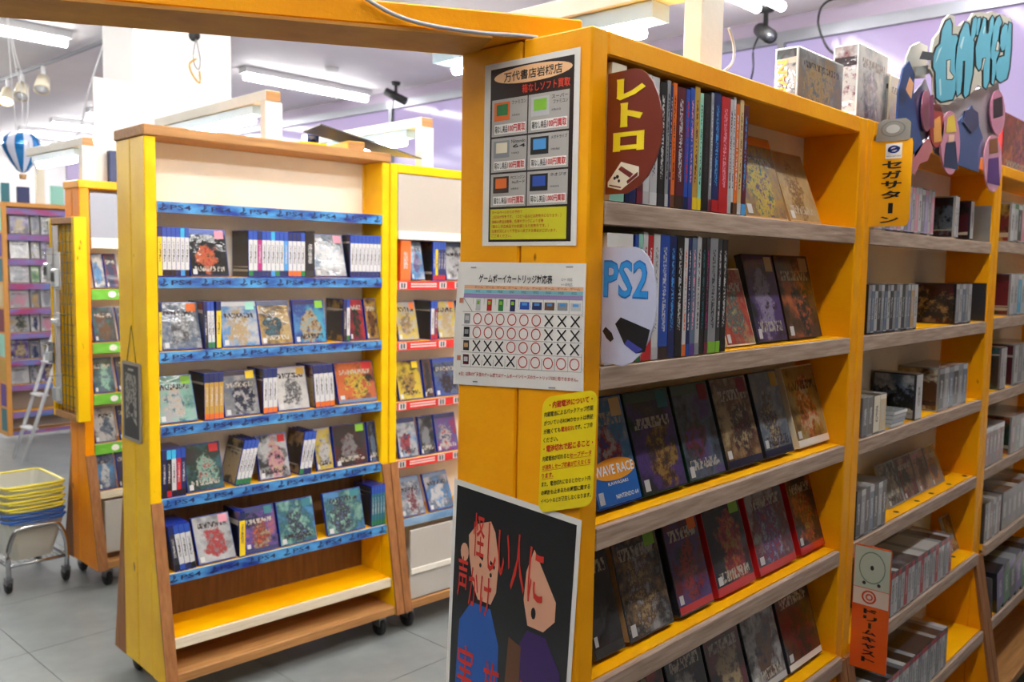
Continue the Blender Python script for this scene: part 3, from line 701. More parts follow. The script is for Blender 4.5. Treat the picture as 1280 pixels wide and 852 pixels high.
for sp in ((755,787,'paper','charcoal','white','wide white guide book with barcode'), (790,794,'blue','white','navy','thin blue guide book'), (794.4,799.5,'mint','dkgreen','green','pale green guide book'), (800,806,'white','red','red','white guide book with red print'),
    (806.4,812.5,'red','white','red','red guide book'), (813,821,'white','grey','lgrey','white guide book'), (821.4,833,'blue','lgrey','dkbrown','thick blue guide book'), (833.4,841.5,'navy','sky','navy','navy guide book'),
    (842,851,'black','lgrey','black','black guide book'), (851.4,856,'white','orange','orange','white guide book with orange print'), (856.4,860.5,'navy','white','blue','slim navy guide book'), (861,867,'steel','pink','purple','blue violet guide book'),
    (867.4,872.5,'lgrey','charcoal','grey','pale silver guide book'), (873,878.5,'black','teal','black','black guide book with teal print'), (879,883,'charcoal','magenta','wine','charcoal guide book with magenta print'), (883.4,893,'grey','black','lime','grey guide book with lime foot'),
    (893.4,898.5,'charcoal','lgrey','lime','slim charcoal guide book'), (899,905.5,'black','lgrey','black','glossy black guide book')):
    book(r, *sp[:2], sp[2], sp[3], sp[4], sp[5], h=.211+random.uniform(-.004, .003))
face(r, 909, 945, ['orange','red','sand','teal','orange','cream'], 'orange comic style box cover', h=.16, t=.012, lean=.3, v=.03, kind='game_box', body=flat('cream', .4))
face(r, 948, 985, ['charcoal','purple','dkbrown','lav','grey'], 'dark box cover with pale portrait', h=.19, t=.016, lean=.26, v=.034, kind='game_box', body=flat('charcoal', .3, .6), sticker='sand')
face(r, 987, 1028, ['dkbrown','brown','orange','charcoal','black'], 'brown box cover with orange figure', h=.19, t=.016, lean=.26, v=.034, kind='game_box', body=flat('dkbrown', .3, .6), sticker='tan')
def nbox(row, p0, p1, pal, ds, **k):
    kw = dict(h=.188, t=.03, lean=.3, v=.036, kind='game_box', body=flat('charcoal', .25, 1)); kw.update(k)
    return face(row, p0, p1, pal, ds, **kw)
r = qr(2)
o, wd = nbox(r, 748, 803, ['steel','sky','white','red','blue'], 'blue racing game box with oval logo', body=flat((20,60,140), .25, 1), sticker='sand')
shb = Sheet(lambda s_, t_: (wd*s_, -.0012, .188*t_), (0, -1, 0), o)
shb.rect('lower_panel', .02, .02, .98, .3, flat((30,96,176), .3, .8), 0)
shb.shapes('logo_oval', [ell(.5, .33, .48, .10)], ink((230,150,30)), .0004)
shb.texts('box_lettering', [('WAVE RACE', .06, .285, .94, .375, .02), ], ink((220,232,244)), .001)
shb.texts('box_lettering', [('NINTENDO 64', .42, .06, .93, .10, .01), ('KAWASAKI', .3, .19, .75, .22, .01)], ink('paper'), .001)
nbox(r, 805, 860, ['dkgreen','purple','charcoal','brown','gold'], 'green framed wrapped box with crowd scene', body=flat('dkgreen', .25, 1), band='dkgreen', sticker='teal')
nbox(r, 862.5, 908, ['charcoal','steel','purple','wine','dkgreen'], 'green and violet wrapped box', body=flat('dkgreen', .25, 1), band='dkgreen', sticker='wine')
nbox(r, 911, 955, ['tan','brown','sand','charcoal','wine'], 'tan wrapped box with fighters', sticker='wine', foot='dkblue')
nbox(r, 958.5, 993, ['lgrey','steel','grey','dkblue','sand'], 'silvery wrapped box with blue figure', sticker='gold', foot='dkblue')
nbox(r, 999, 1037, ['sand','gold','brown','orange','cream'], 'yellow brown wrapped box with pale side', body=flat('cream', .3, .8), side='cream', foot='paper')
r = qr(3)
nbox(r, 745, 782, ['black','charcoal','dkbrown','charcoal'], 'black wrapped game box', foot='black')
nbox(r, 788, 843, ['tan','charcoal','lgrey','brown','sand'], 'tan grey wrapped game box', side='tan', sticker='lime')
nbox(r, 851, 893, ['wine','purple','charcoal','red','dkblue'], 'wine coloured wrapped game box', sticker='orange', foot='red')
nbox(r, 899, 945, ['charcoal','dkblue','wine','red','gold'], 'dark wrapped box with red base', sticker='lime', foot='red', body=flat('red', .3, .8))
nbox(r, 951, 996, ['steel','wine','lgrey','purple','red'], 'blue and red wrapped game box', foot='red', body=flat('red', .3, .8))
nbox(r, 1002, 1036, ['dkbrown','dkblue','orange','wine','gold'], 'dark orange wrapped game box', foot='red', body=flat('red', .3, .8))
r = qr(4)
for p0, p1, pal, ds, ft in ((760,800,['dkblue','orange','charcoal'],'dark wrapped box with orange art','black'), (803,850,['dkbrown','red','charcoal','gold'],'brown red wrapped box','wine'), (853,897,['steel','charcoal','dkblue','lgrey'],'grey blue wrapped box','black'),
    (900,942,['dkbrown','wine','charcoal','sand'],'dark brown wrapped box','dkbrown'), (945,985,['charcoal','lgrey','dkblue','brown'],'grey wrapped box with white foot','lgrey'), (988,1028,['charcoal','brown','wine','dkgreen'],'charcoal wrapped box with white foot','paper')):
    nbox(r, p0, p1, pal, ds, foot=ft, v=.02)

# --- middle orange unit: disc cases
def qm(k): return mkrow(FR, SZ[k], '%s shelf of middle orange unit' % UN[k], 'disc cases on the middle orange unit')
def cds(row, p0, p1, n, tops, mids, h=.124, cover=None, ds='silver spined disc case', tilt=0, v=.006, d=.12, names=None):
    spines(row, p0, p1, [(tops[i % len(tops)], mids[i % len(mids)], mids[(i+1) % len(mids)], (names[i % len(names)] if names else ds)) for i in range(n)], h=h, d=d, v=v, cover=cover, body=CLEARP, kind='disc_case', bands=(.1, .86), tilt=tilt, cat='disc case')
r = qm(0)
cds(r, 1092, 1166, 17, ['lgrey','white','pink','lgrey'], ['lgrey','pink','white','grey','lav'], names=['pale silver spined disc case', 'pinkish spined disc case'])
cds(r, 1192, 1197, 2, ['lgrey'], ['white','lgrey'], cover=['charcoal','maroon','black','steel'])
cds(r, 1211.5, 1215.5, 1, ['lgrey'], ['lgrey'], cover=['dkbrown','black','maroon'], ds='single silver edged disc case', h=.12)
cds(r, 1238, 1243, 2, ['lgrey'], ['white'], cover=['grey','charcoal','lav'], ds='pale disc case beside the post', h=.118)
r = qm(1)
cds(r, 1083, 1136, 14, ['grey','lgrey','charcoal'], ['grey','steel','lgrey','charcoal'], names=['grey spined disc case', 'dark grey spined disc case'])
cds(r, 1136.5, 1145, 2, ['lgrey'], ['tan','lgrey'], ds='tan spined disc case')
cds(r, 1193, 1212.5, 5, ['lgrey','grey'], ['grey','lgrey','steel'], cover=['dkbrown','maroon','tan','charcoal'], ds='silver grey spined disc case')
cds(r, 1231.5, 1237, 2, ['grey'], ['steel'], cover=['black','charcoal'], ds='steel blue spined disc case')
r = qm(2)
cds(r, 1076.5, 1090, 2, ['charcoal'], ['charcoal','dkbrown'], h=.10, ds='thick dark disc case', names=['thick charcoal disc case', 'thick dark brown disc case'])
cds(r, 1090.5, 1106, 2, ['cream'], ['cream','sand'], h=.10, ds='thick cream disc case')
cds(r, 1143, 1151, 1, ['lgrey'], ['lgrey'], h=.13, cover=['charcoal','lgrey','steel','black'], ds='thick silver disc case with barcode side')
cds(r, 1172, 1207, 6, ['grey','lgrey'], ['charcoal','grey','steel'], h=.13, cover=['sand','cream','brown'], ds='wrapped grey disc case', v=.012)
for i in range(4):
    u = FR.U(1111+i*1.2, .012, SZ[2])
    o = link('disc_case', boxm(0, .10, 0, .12, 0, .0095, CLEARP), None, FR.P(u, .008, SZ[2]+.001+i*.0103), (0, 0, 0))
    quad('spine_insert', o, .003, .097, .0015, .008, -.0005, flat(('lgrey','steel','grey','white')[i], .3, .6))
    tag(o, 'disc case lying flat, %s from bottom of small pile on middle unit' % ORD[i], 'disc case', 'flat pile of disc cases')
r = qm(3)
cds(r, 1068.5, 1106, 7, ['charcoal','lgrey'], ['charcoal','grey','dkbrown','steel'], h=.125, cover=['charcoal','grey'], names=['dark spined disc case', 'grey spined disc case'])
def dface(row, p0, p1, pal, ds, **k):
    kw = dict(h=.124, t=.01, lean=.35, v=.05, kind='disc_case', body=CLEARP, cat='disc case'); kw.update(k); return face(row, p0, p1, pal, ds, **kw)
dface(r, 1112, 1131, ['lgrey','charcoal','cream','grey'], 'pale grey cover leaning')
dface(r, 1132, 1150, ['brown','wine','tan','charcoal'], 'brownish cover leaning')
dface(r, 1151, 1166, ['pink','tan','brown'], 'pinkish cover leaning')
dface(r, 1167, 1181, ['orange','tan','steel','brown'], 'orange cover leaning')
r = qm(4)
cds(r, 1112, 1188, 20, ['red','wine','red','charcoal'], ['lgrey','white','grey','lgrey','red'], h=.124, v=-.014, names=['red topped white disc case', 'red topped grey disc case', 'wine topped disc case'])
dface(r, 1190, 1200, ['tan','brown','sand'], 'tan card leaning at the shelf end', h=.12, v=.04)
r = qm(5)
cds(r, 1085, 1182, 24, ['red','red','wine'], ['lgrey','white','grey'], h=.124, v=-.044, names=['red topped white disc case', 'red topped grey disc case'])
# --- farthest orange unit
def qf(k): return mkrow(FR, SZ[k]+.008, '%s shelf of farthest orange unit' % UN[k], 'disc cases on the farthest orange unit')
r = qf(0)
cds(r, 1262, 1292, 7, ['lgrey','green','white'], ['white','lgrey','dkgreen','pink'], h=.135, cover=['black','gold','charcoal','wine'], names=['white spined case', 'greenish spined case'])
r = qf(1)
cds(r, 1261, 1292, 7, ['white','lgrey'], ['white','lgrey','cyan','white'], h=.15, cover=['dkbrown','maroon','wine'], names=['bright white spined case', 'pale spined case'])
r = qf(2)
cds(r, 1249, 1256, 2, ['lgrey'], ['lgrey','white'], h=.15, cover=['dkgreen','teal','charcoal'], ds='white edged green case')
cds(r, 1266, 1294, 6, ['lgrey','grey'], ['white','grey','lgrey'], h=.15, cover=['wine','maroon'], ds='grey spined case')
r = qf(3)
cds(r, 1230, 1253, 5, ['white'], ['wine','maroon','charcoal'], h=.14, names=['red spined case with white top', 'maroon spined case with white top'])
cds(r, 1262, 1290, 5, ['charcoal'], ['maroon','dkgreen','grey'], h=.14, cover=['brown','orange','dkgreen'], ds='dark red spined case')
r = qf(4)
cds(r, 1222, 1249, 6, ['charcoal','grey'], ['charcoal','grey','brown'], h=.14, v=-.01, ds='charcoal spined case')
cds(r, 1251, 1292, 7, ['black','charcoal'], ['black','dkblue','charcoal'], h=.14, v=-.01, ds='black spined case')
r = qf(5)
cds(r, 1219, 1240, 4, ['gold','charcoal'], ['yellow','brown','charcoal'], h=.15, v=-.044, tilt=-.2, names=['yellow spined case leaning', 'brown spined case leaning'])
cds(r, 1246, 1290, 6, ['purple','black'], ['purple','green','black'], h=.15, v=-.044, tilt=-.2, names=['purple spined case leaning', 'green spined case leaning'])
# --- green-strip unit behind
def q3(k, z): return mkrow(F3, z, '%s row of green-strip unit' % UN[k], 'game cases on the green-strip unit')
for k, (z, items) in enumerate(((1.42, [(119,133,['steel','white','charcoal','sky'],'silvery blue cover'), (134.5,150,['charcoal','wine','navy'],'dark cover with red corner')]),
    (1.165, [(119,147,['teal','charcoal','steel','brown'],'grey teal cover'), (150,166,['navy','charcoal'],'navy cover')]),
    (.92, [(119,145,['dkblue','teal','steel','mint'],'dark teal cover'), (149,166,['navy','charcoal'],'dark navy cover')]),
    (.68, [(120,147,['white','lgrey','charcoal','steel'],'white grey cover'), (151,166,['brown','navy'],'brown cover')]),
    (.46, [(122,147,['sky','steel','navy','white'],'blue white cover'), (150,166,['charcoal','navy'],'charcoal cover')]))):
    r = q3(k, z)
    for p0, p1, pal, ds in items: face(r, p0, p1, pal, ds, lean=.3, v=.008 if k < 4 else -.04, h=.17)

# ------------------------------------------------------------------ posters and signs
def lam(c): return flat(c, .3, .7)
def plate(root, name, fn, pts, th, n, mat):
    """solid cut-out: outline pts in (s, t), thickness th behind the face along -n"""
    n = Vector(n); k = len(pts); v = [Vector(fn(a, b)) for a, b in pts]; v = v+[p-n*th for p in v]
    f = [tuple(range(k)), tuple(range(2*k-1, k-1, -1))]+[(i, i+k, (i+1) % k+k, (i+1) % k) for i in range(k)]
    return link(name, mesh(name, v, f, mat), root)
def end_sheet(name, u, tl, tr, bl, br, label, cat, bulge=0, mat=None, thick=.0006):
    """sheet on the end of the near unit; corners are (v, z)"""
    base = FR.P(u, tl[0], bl[1]); root = empty(name, base); tag(root, label, cat)
    def fn(s, t):
        v = (tl[0]*(1-s)+tr[0]*s)*t+(bl[0]*(1-s)+br[0]*s)*(1-t); z = (tl[1]*(1-s)+tr[1]*s)*t+(bl[1]*(1-s)+br[1]*s)*(1-t)
        return (-bulge*math.sin(math.pi*min(max(1-t, 0), 1))*(1-.6*s), v-tl[0], z-bl[1])
    sh = Sheet(fn, (-1, 0, 0), root); sh.rect('paper_sheet', 0, 0, 1, 1, mat or lam('paper'), 0, nx=4, ny=8)
    return root, sh
# purchase poster
root, sh = end_sheet('price_poster', -.0412, (.222, 1.889), (.021, 1.889), (.223, 1.593), (.021, 1.593), 'laminated black poster of cartridges with red prices on near unit end', 'poster')
sh.rect('poster_ground', .07, .022, .945, .968, lam((36,26,28)), .0002, nx=3, ny=4)
sh.shapes('title_oval', [ell(.52, .915, .41, .045)], ink('peach'), .0005)
sh.texts('poster_lettering', [('万代書店岩槻店', .22, .887, .83, .94, .012)], ink('black'), .0008)
sh.texts('poster_lettering', [('箱なしソフト買取', .42, .815, .91, .862, .012)], ink((224,60,30)), .0008)
cells = [('ファミコン','', .6, .8, 0), ('スーパー','ファミコン', .6, .8, 1), ('Nintendo','64', .405, .59, 0), ('メガドライブ','', .405, .59, 1), ('PCエンジン','Huカード', .215, .395, 0), ('ネオジオ','', .215, .395, 1)]
kt = []; rt_ = []; sm = []
cart_c = ['orange', 'lgrey', 'grey', 'black', 'dkbrown', 'black']; pic_c = ['green', 'lime', 'cream', 'sky', 'orange', 'blue']
for i, (a, b, t0, t1, c) in enumerate(cells):
    s0, s1 = ((.09, .478), (.49, .905))[c]; w_ = s1-s0; h_ = t1-t0
    sh.rect('poster_cell', s0, t0, s1, t1, ink((176,172,166)), .0004)
    sh.rect('price_box', s0+.08*w_, t0+.06*h_, s1-.04*w_, t0+.32*h_, ink('paper'), .0006)
    sh.rect('cartridge_picture', s0+.07*w_, t0+.42*h_, s0+.52*w_, t0+.92*h_, ink(cart_c[i]), .0006)
    sh.rect('cartridge_label', s0+.14*w_, t0+.56*h_, s0+.46*w_, t0+.86*h_, ink(pic_c[i]), .0008)
    kt.append((a, s0+.58*w_, t0+.82*h_, s0+.97*w_, t0+.92*h_, .01))
    if b: kt.append((b, s0+.62*w_, t0+.68*h_, s0+.97*w_, t0+.78*h_, .01))
    kt.append(('箱なし美品', s0+.1*w_, t0+.09*h_, s0+.46*w_, t0+.29*h_, .01))
    rt_.append(('1,000円買取' if i == 5 else '100円買取', s0+.48*w_, t0+.09*h_, s0+.95*w_, t0+.29*h_, .02))
    sm.append(('対象商品', s0+.58*w_, t0+.5*h_, s0+.8*w_, t0+.56*h_))
sh.texts('poster_lettering', kt+sm, ink('black'), .001); sh.texts('poster_lettering', rt_, ink((206,24,30)), .001)
sh.rect('notice_box', .09, .035, .9, .203, ink((206,200,30)), .0004)
lines = ['ホームページからの予約で', '上記品が対象です。（コピー品などは対象外になります。）', '価格は商品状態等、在庫やランクにより変動', '（箱なし中古美品での金額となり対象外です。）', '在庫状況によって予告なく終了する場合がございます。', 'ご了承ください。']
sh.texts('notice_lettering', [(l, .11, .176-i*.026, .11+min(.74, .028*len(l)), .195-i*.026, .006) for i, l in enumerate(lines)], ink((190,50,16)), .0008)
# compatibility chart
root, sh = end_sheet('compatibility_chart', -.0428, (.276, 1.566), (-.001, 1.566), (.288, 1.353), (-.001, 1.371), 'white chart sheet of red circles and black crosses on near unit end', 'sheet', .004)
sh.texts('chart_title', [('ゲームボーイカートリッジ対応表', .185, .835, .765, .905, .02)], ink('black'))
sh.texts('chart_legend', [('○＝ 対応', .83, .86, .91, .885), ('×＝非対応', .83, .82, .91, .845)], ink('black'))
for t0, t1, c in ((.785, .815, (226,170,130)), (.75, .782, (130,190,200)), (.715, .748, (150,130,180))): sh.rect('chart_header', .065, t0, .985, t1, ink(c), .0003)
sh.texts('chart_header_text', [('ゲーム', .155+.0925*i, .79+.0*i, .155+.0925*i+.07, .81) for i in range(9)]+[('対応', .165+.0925*i, .757, .165+.0925*i+.04, .777) for i in range(9)], ink('charcoal'), .0006)
sh.rect('side_header', .03, .2, .062, .71, ink((190,120,90)), .0003)
grid = [bar(.065, y, .985, y, .0025, .77) for y in (.715, .6, .49, .38, .27, .15)]+[bar(x, .15, x, .715, .0025, .77) for x in [.065, .148]+[.148+.093*(i+1) for i in range(9)]]
sh.shapes('chart_grid', grid, ink('grey'), .0004); sh.shapes('corner_slash', [bar(.068, .71, .146, .605, .003, .77)], ink('charcoal'), .0005)
cx = [.148+.093*(i+.5) for i in range(9)]; cyy = [.545, .435, .325, .21]
MARK = ['OOOOOOXXX', 'OOOOOOXXX', 'XXXOOOXXX', 'XXXXOOOOO']
circ = []; cross = []
for j, rw in enumerate(MARK):
    for i, ch in enumerate(rw):
        if ch == 'O': circ += ring(cx[i], cyy[j], .035, .047, .16)
        else: cross += [bar(cx[i]-.03, cyy[j]-.043, cx[i]+.03, cyy[j]+.043, .0095, .77), bar(cx[i]-.03, cyy[j]+.043, cx[i]+.03, cyy[j]-.043, .0095, .77)]
sh.shapes('circle_marks', circ, ink((206,30,26)), .0006); sh.shapes('cross_marks', cross, ink('black'), .0006)
for i, c in enumerate(('lgrey','red','green','navy','blue','navy','brown','grey','lgrey')):
    wd_ = .02 if i < 4 else .036
    sh.rect('console_picture', cx[i]-wd_, .612 if i < 4 else .63, cx[i]+wd_, .705 if i < 4 else .69, ink(c), .0005)
    sh.rect('screen_picture', cx[i]-wd_*.55, .662, cx[i]+wd_*.55, .69 if i < 4 else .682, ink('lime' if i < 4 else 'sky'), .0008)
for j in range(4):
    sh.rect('cartridge_picture', .083, cyy[j]-.04, .132, cyy[j]+.042, ink(('grey','black','charcoal','maroon')[j]), .0005)
    sh.rect('cartridge_label', .091, cyy[j]-.015, .124, cyy[j]+.022, ink(('lgrey','grey','tan','lgrey')[j]), .0008)
sh.texts('chart_note', [('※注：以降の任天堂のゲーム機ではゲームボーイシリーズのカートリッジは使用できません。', .05, .075, .965, .108, .008)], ink((190,34,30)))
sh.shapes('staple', [bar(.11, .955, .155, .957, .008, .77), bar(.86, .97, .91, .972, .008, .77), bar(.17, .03, .21, .03, .008, .77), bar(.76, .015, .81, .016, .008, .77)], ink('grey'), .001)
# warning poster
root, sh = end_sheet('warning_poster', -.0432, (.282, 1.187), (-.004, 1.171), (.30, .77), (.018, .765), 'black warning poster with dripping red lettering low on near unit end', 'poster', 0)
sh.rect('poster_ground', .03, .02, .97, .975, lam((18,18,20)), .0003, nx=4, ny=8)
SK = (216,160,130)
sh.shapes('figure_head', [[(.15,.78),(.16,.70),(.2,.58),(.25,.52),(.36,.52),(.40,.58),(.41,.72),(.37,.83),(.33,.87),(.22,.84)], ell(.12, .70, .035, .04, 12)], ink(SK), .0006)
sh.shapes('figure_head', [[(.62,.60),(.63,.72),(.68,.82),(.76,.74),(.86,.64),(.86,.56),(.78,.50),(.66,.50)]], ink(SK), .0006)
sh.shapes('figure_body', [[(.08,.02),(.10,.40),(.2,.5),(.36,.5),(.44,.36),(.46,.02)]], ink((40,90,170)), .0007)
sh.shapes('figure_body', [[(.56,.02),(.6,.4),(.66,.48),(.8,.48),(.92,.36),(.95,.02)]], ink((60,34,96)), .0007)
sh.shapes('figure_body', [[(.5,.12),(.52,.42),(.62,.40),(.62,.12)]], ink('brown'), .0009)
sh.shapes('figure_eyes', [bar(.24,.715,.28,.70,.012,.7), bar(.34,.70,.38,.68,.012,.7), ell(.26,.67,.01,.01,8), ell(.35,.645,.01,.01,8), ell(.70,.56,.018,.025,10)], ink('black'), .0009)
RI = ink((200,44,30))
sh.texts('poster_lettering', [('怪', .19,.70,.285,.885,.006), ('し', .315,.66,.385,.865,.006), ('い', .40,.66,.50,.85,.004), ('人', .51,.62,.62,.86,.004), ('に', .645,.60,.76,.83,.006),
    ('声', .07,.50,.155,.68,.008), ('か', .17,.48,.25,.65,.008), ('け', .27,.46,.36,.63,.008), ('実', .10,.08,.24,.30,.006), ('施', .33,.06,.46,.28,.006), ('中', .56,.05,.72,.26,.006)], RI, .0012)
# battery notice: rounded yellow card
base = FR.P(-.0462, .083, 1.165); root = empty('battery_notice', base); tag(root, 'rounded yellow notice card with black and red lettering on near unit end', 'notice card')
_c = ((.078, 1.353), (-.03, 1.378), (.083, 1.165), (-.026, 1.199))
def fnb(s, t):
    tl, tr, bl, br = _c
    v = (tl[0]*(1-s)+tr[0]*s)*t+(bl[0]*(1-s)+br[0]*s)*(1-t); z = (tl[1]*(1-s)+tr[1]*s)*t+(bl[1]*(1-s)+br[1]*s)*(1-t)
    return (0, v-.083, z-1.165)
def rrect(rx, ry, n=5):
    o = []
    for cx_, cy_, a0 in ((1-rx, 1-ry, 0), (rx, 1-ry, 90), (rx, ry, 180), (1-rx, ry, 270)):
        for i in range(n+1):
            a = math.radians(a0+90*i/n); o.append((cx_+rx*math.cos(a), cy_+ry*math.sin(a)))
    return o
plate(root, 'card', fnb, rrect(.16, .09), .0012, (-1, 0, 0), lam((244,218,16)))
sh = Sheet(fnb, (-1, 0, 0), root)
def para(lines_, col, lift=.0006): sh.texts('card_lettering', lines_, ink(col), lift)
L_ = lambda i: .9-.0735*i
RED = (196,40,24)
para([('・内蔵電池について・', .14, L_(0)-.005, .93, L_(0)+.055, .026), ('・電池切れで起こること・', .06, L_(5)-.012, .97, L_(5)+.05, .026), ('電池切れ', .38, L_(3)-.0, .62, L_(3)+.045, .02), ('セーブデータ', .56, L_(6)-.015, .95, L_(6)+.03, .02),
      ('が消失しセーブ機能が使えなくな', .05, L_(7)-.015, .94, L_(7)+.03, .02), ('ります。', .05, L_(8)-.015, .27, L_(8)+.03, .02)], RED)
para([('内蔵電池によるバックアップ機能', .05, L_(1), .95, L_(1)+.045, .016), ('がついているROMカセットは表記', .05, L_(2), .95, L_(2)+.045, .016), ('が無くても', .05, L_(3), .37, L_(3)+.045, .016), ('です。ご了承', .63, L_(3), .95, L_(3)+.045, .016), ('ください。', .05, L_(4), .33, L_(4)+.045, .016),
      ('内蔵電池が切れると', .05, L_(6)-.015, .55, L_(6)+.03, .016), ('また、電池切れになるとカセット内', .05, L_(9)-.015, .95, L_(9)+.03, .016), ('の時計も止まるため時間に関する', .05, L_(10)-.015, .95, L_(10)+.03, .016), ('イベントなどが発生しなくなります。', .05, L_(11)-.015, .97, L_(11)+.03, .016)], 'black')
sh.shapes('underline', [bar(.56, L_(6)-.022, .95, L_(6)-.022, .006, 2), bar(.05, L_(7)-.022, .94, L_(7)-.022, .006, 2), bar(.05, L_(8)-.022, .27, L_(8)-.022, .006, 2)], ink(RED), .0006)
# signs standing out from the left posts
def post_sign(name, u, z0, z1, v0, v1, label, pts, mat, th=.003):
    root = empty(name, FR.P(u, v0, z0)); tag(root, label, 'sign', 'category signs on the orange units')
    fn = lambda s, t: (0, (v1-v0)*s, (z1-z0)*t)
    plate(root, 'board', fn, pts, th, (-1, 0, 0), mat); return root, Sheet(fn, (-1, 0, 0), root)
half = [(0, 0), (.40, 0), (.60, .05), (.77, .13), (.90, .25), (.98, .38), (1, .5), (.98, .64), (.92, .76), (.82, .87), (.70, .95), (.58, .99), (.48, 1), (0, .99)]
root, sh = post_sign('category_sign', .0005, 1.672, 1.855, 0, -.1, 'brown rounded sign with yellow katakana on the nearest unit', half, lam((120,44,28)))
YI = ink((238,212,20))
sh.texts('sign_lettering', [('レ', .17, .76, .70, .93, .055), ('ト', .25, .54, .66, .735, .06), ('ロ', .13, .345, .70, .50, .055)], YI)
cs = [[(.04,.16),(.32,.29),(.62,.18),(.30,.04)]]
sh.shapes('console_picture', [[(.05,.10),(.29,.26),(.62,.21),(.62,.14),(.30,.03),(.05,.06)]], ink('cream'), .0006); sh.shapes('console_trim', [[(.24,.20),(.30,.225),(.52,.155),(.46,.125)], bar(.08,.075,.3,.05,.02,1.8), [(.40,.10),(.6,.17),(.6,.14),(.42,.075)]], ink((110,30,30)), .0009)
sh.shapes('console_trim', [ell(.18,.13,.025,.014,8), ell(.26,.105,.025,.014,8), ell(.23,.14,.03,.016,8)], ink('black'), .0009)
half2 = [(0, 0), (.42, -.02), (.58, .02), (.74, .10), (.88, .22), (.96, .36), (1, .52), (.98, .68), (.92, .82), (.82, .92), (.70, .98), (.58, 1), (0, 1)]
root, sh = post_sign('category_sign', .0005, 1.414, 1.592, 0, -.1, 'pale blue rounded sign with bold blue letters on the nearest unit', half2, lam((196,200,226)))
sh.texts('sign_lettering', [('PS2', .02, .56, .85, .89, .03)], ink((30,110,190)), .0006); sh.texts('sign_lettering', [('PS2', .03, .575, .84, .875, .01)], ink((44,146,222)), .0009)
sh.shapes('console_picture', [[(.26,.34),(.36,.40),(.90,.31),(.82,.12),(.66,.10),(.44,.17)]], ink((26,26,30)), .0006); sh.shapes('console_face', [[(.44,.17),(.66,.10),(.78,.14),(.50,.215)]], ink((60,66,150)), .0009)
sh.shapes('controller_picture', [[(.02,.27),(.08,.31),(.2,.26),(.24,.21),(.18,.18),(.1,.21)]], ink((40,30,26)), .0006)
rect_r = [(0, 0), (.88, 0), (.96, .02), (1, .07), (1, .95), (.97, 1), (0, 1)]
root, sh = post_sign('category_sign', 1.012, 1.667, 1.866, -.001, -.105, 'yellow vertical sign with black katakana and console picture', [(.1+.9*a, b) for a, b in rect_r], lam((248,176,10)))
chs = 'セガサタ'
sh.texts('sign_lettering', [(c, .36, .665-.115*i, .80, .755-.115*i, .03) for i, c in enumerate(chs)]+[('ン', .36, .04, .78, .115, .03)], ink('black'))
sh.shapes('sign_long_mark', [[(.54,.15),(.64,.15),(.64,.27),(.54,.27)]], ink('black'), .0008)
sh.rect('logo_patch', .42, .78, .78, .955, ink('paper'), .0005); sh.shapes('logo_swirl', ring(.6, .885, .13, .045, .45, 16)+[bar(.47, .87, .73, .9, .05, 2)], ink((24,50,130)), .0008)
sh.texts('logo_lettering', [('SEGA SATURN', .45, .80, .75, .815)], ink('charcoal'), .0008)
cp = plate(root, 'console_cutout', lambda s, t: (-.002, -.02-.078*s, .195+.05*t), [(0, .05), (.05, .85), (.2, 1), (.85, 1), (1, .8), (1, .1), (.9, 0), (.1, 0)], .002, (-1, 0, 0), flat((140,142,138), .25, .6))
shc = Sheet(lambda s, t: (-.0025, -.02-.078*s, .195+.05*t), (-1, 0, 0), cp); shc.shapes('console_lid', ring(.5, .55, .36, .36, .12, 18), ink((104,106,104)), .0004); shc.shapes('console_lid', [ell(.5, .55, .2, .2, 14)], ink((170,172,170)), .0006)
root, sh = post_sign('category_sign', 1.012, .60, .905, -.02, -.108, 'orange hanging sign under a pale square console picture', [(0, 0), (1, 0), (1, .98), (.97, 1), (0, 1)], lam((232,92,30)))
sh.rect('console_picture', .02, .66, .98, .99, ink((186,200,186)), .0005); sh.shapes('console_lid', ring(.5, .83, .36, .13, .08, 20), ink((120,140,126)), .0008)
sh.shapes('console_lid', [ell(.5, .83, .05, .02, 10), ell(.3, .7, .05, .015, 10), ell(.7, .7, .05, .015, 10)], ink('charcoal'), .0008)
sh.rect('logo_patch', .02, .52, .98, .655, ink((222,206,196)), .0005); sh.shapes('logo_swirl', ring(.45, .59, .2, .055, .25, 16)+ring(.46, .59, .1, .028, .4, 12), ink((214,70,30)), .0008)
sh.texts('sign_lettering', [(c, .32, .455-.056*i, .70, .495-.056*i, .03) for i, c in enumerate('ドリ ムキャスト') if c != ' '], ink('black'))
sh.shapes('sign_long_mark', [[(.47,.34),(.55,.34),(.55,.385),(.47,.385)]], ink('black'), .0008)
# cut-out sign with bubble lettering in front of the middle unit
root = empty('cutout_sign', FR.P(1.12, -.05, 1.80)); tag(root, 'large cut-out sign with blue bubble katakana above the middle unit', 'sign')
def fz(s, t): return (.03+.85*s, 0, .56*t)
def px2(px, py):
    u, v, z = FR.on_v(px, py, -.05); return ((u-1.15)/.85, (z-1.80)/.56)
def pp(*pts): return [px2(*p) for p in pts]
plate(root, 'lettering_board', fz, pp((1165,60),(1168,48),(1176,38),(1181,24),(1187,18),(1193,20),(1194,32),(1200,32),(1206,26),(1212,25),(1217,16),(1226,15),(1234,16),(1240,14),(1247,17),(1253,18),(1265,24),(1264,50),(1261,88),(1252,97),(1240,108),(1229,110),(1222,106),(1218,112),(1207,124),(1196,122),(1186,131),(1172,130),(1168,122),(1167,96),(1163,86)), .006, (0, -1, 0), lam((232,228,212)))
shs = Sheet(fz, (0, -1, 0), root)
BI, BK = ink((98,182,206)), ink((20,24,28))
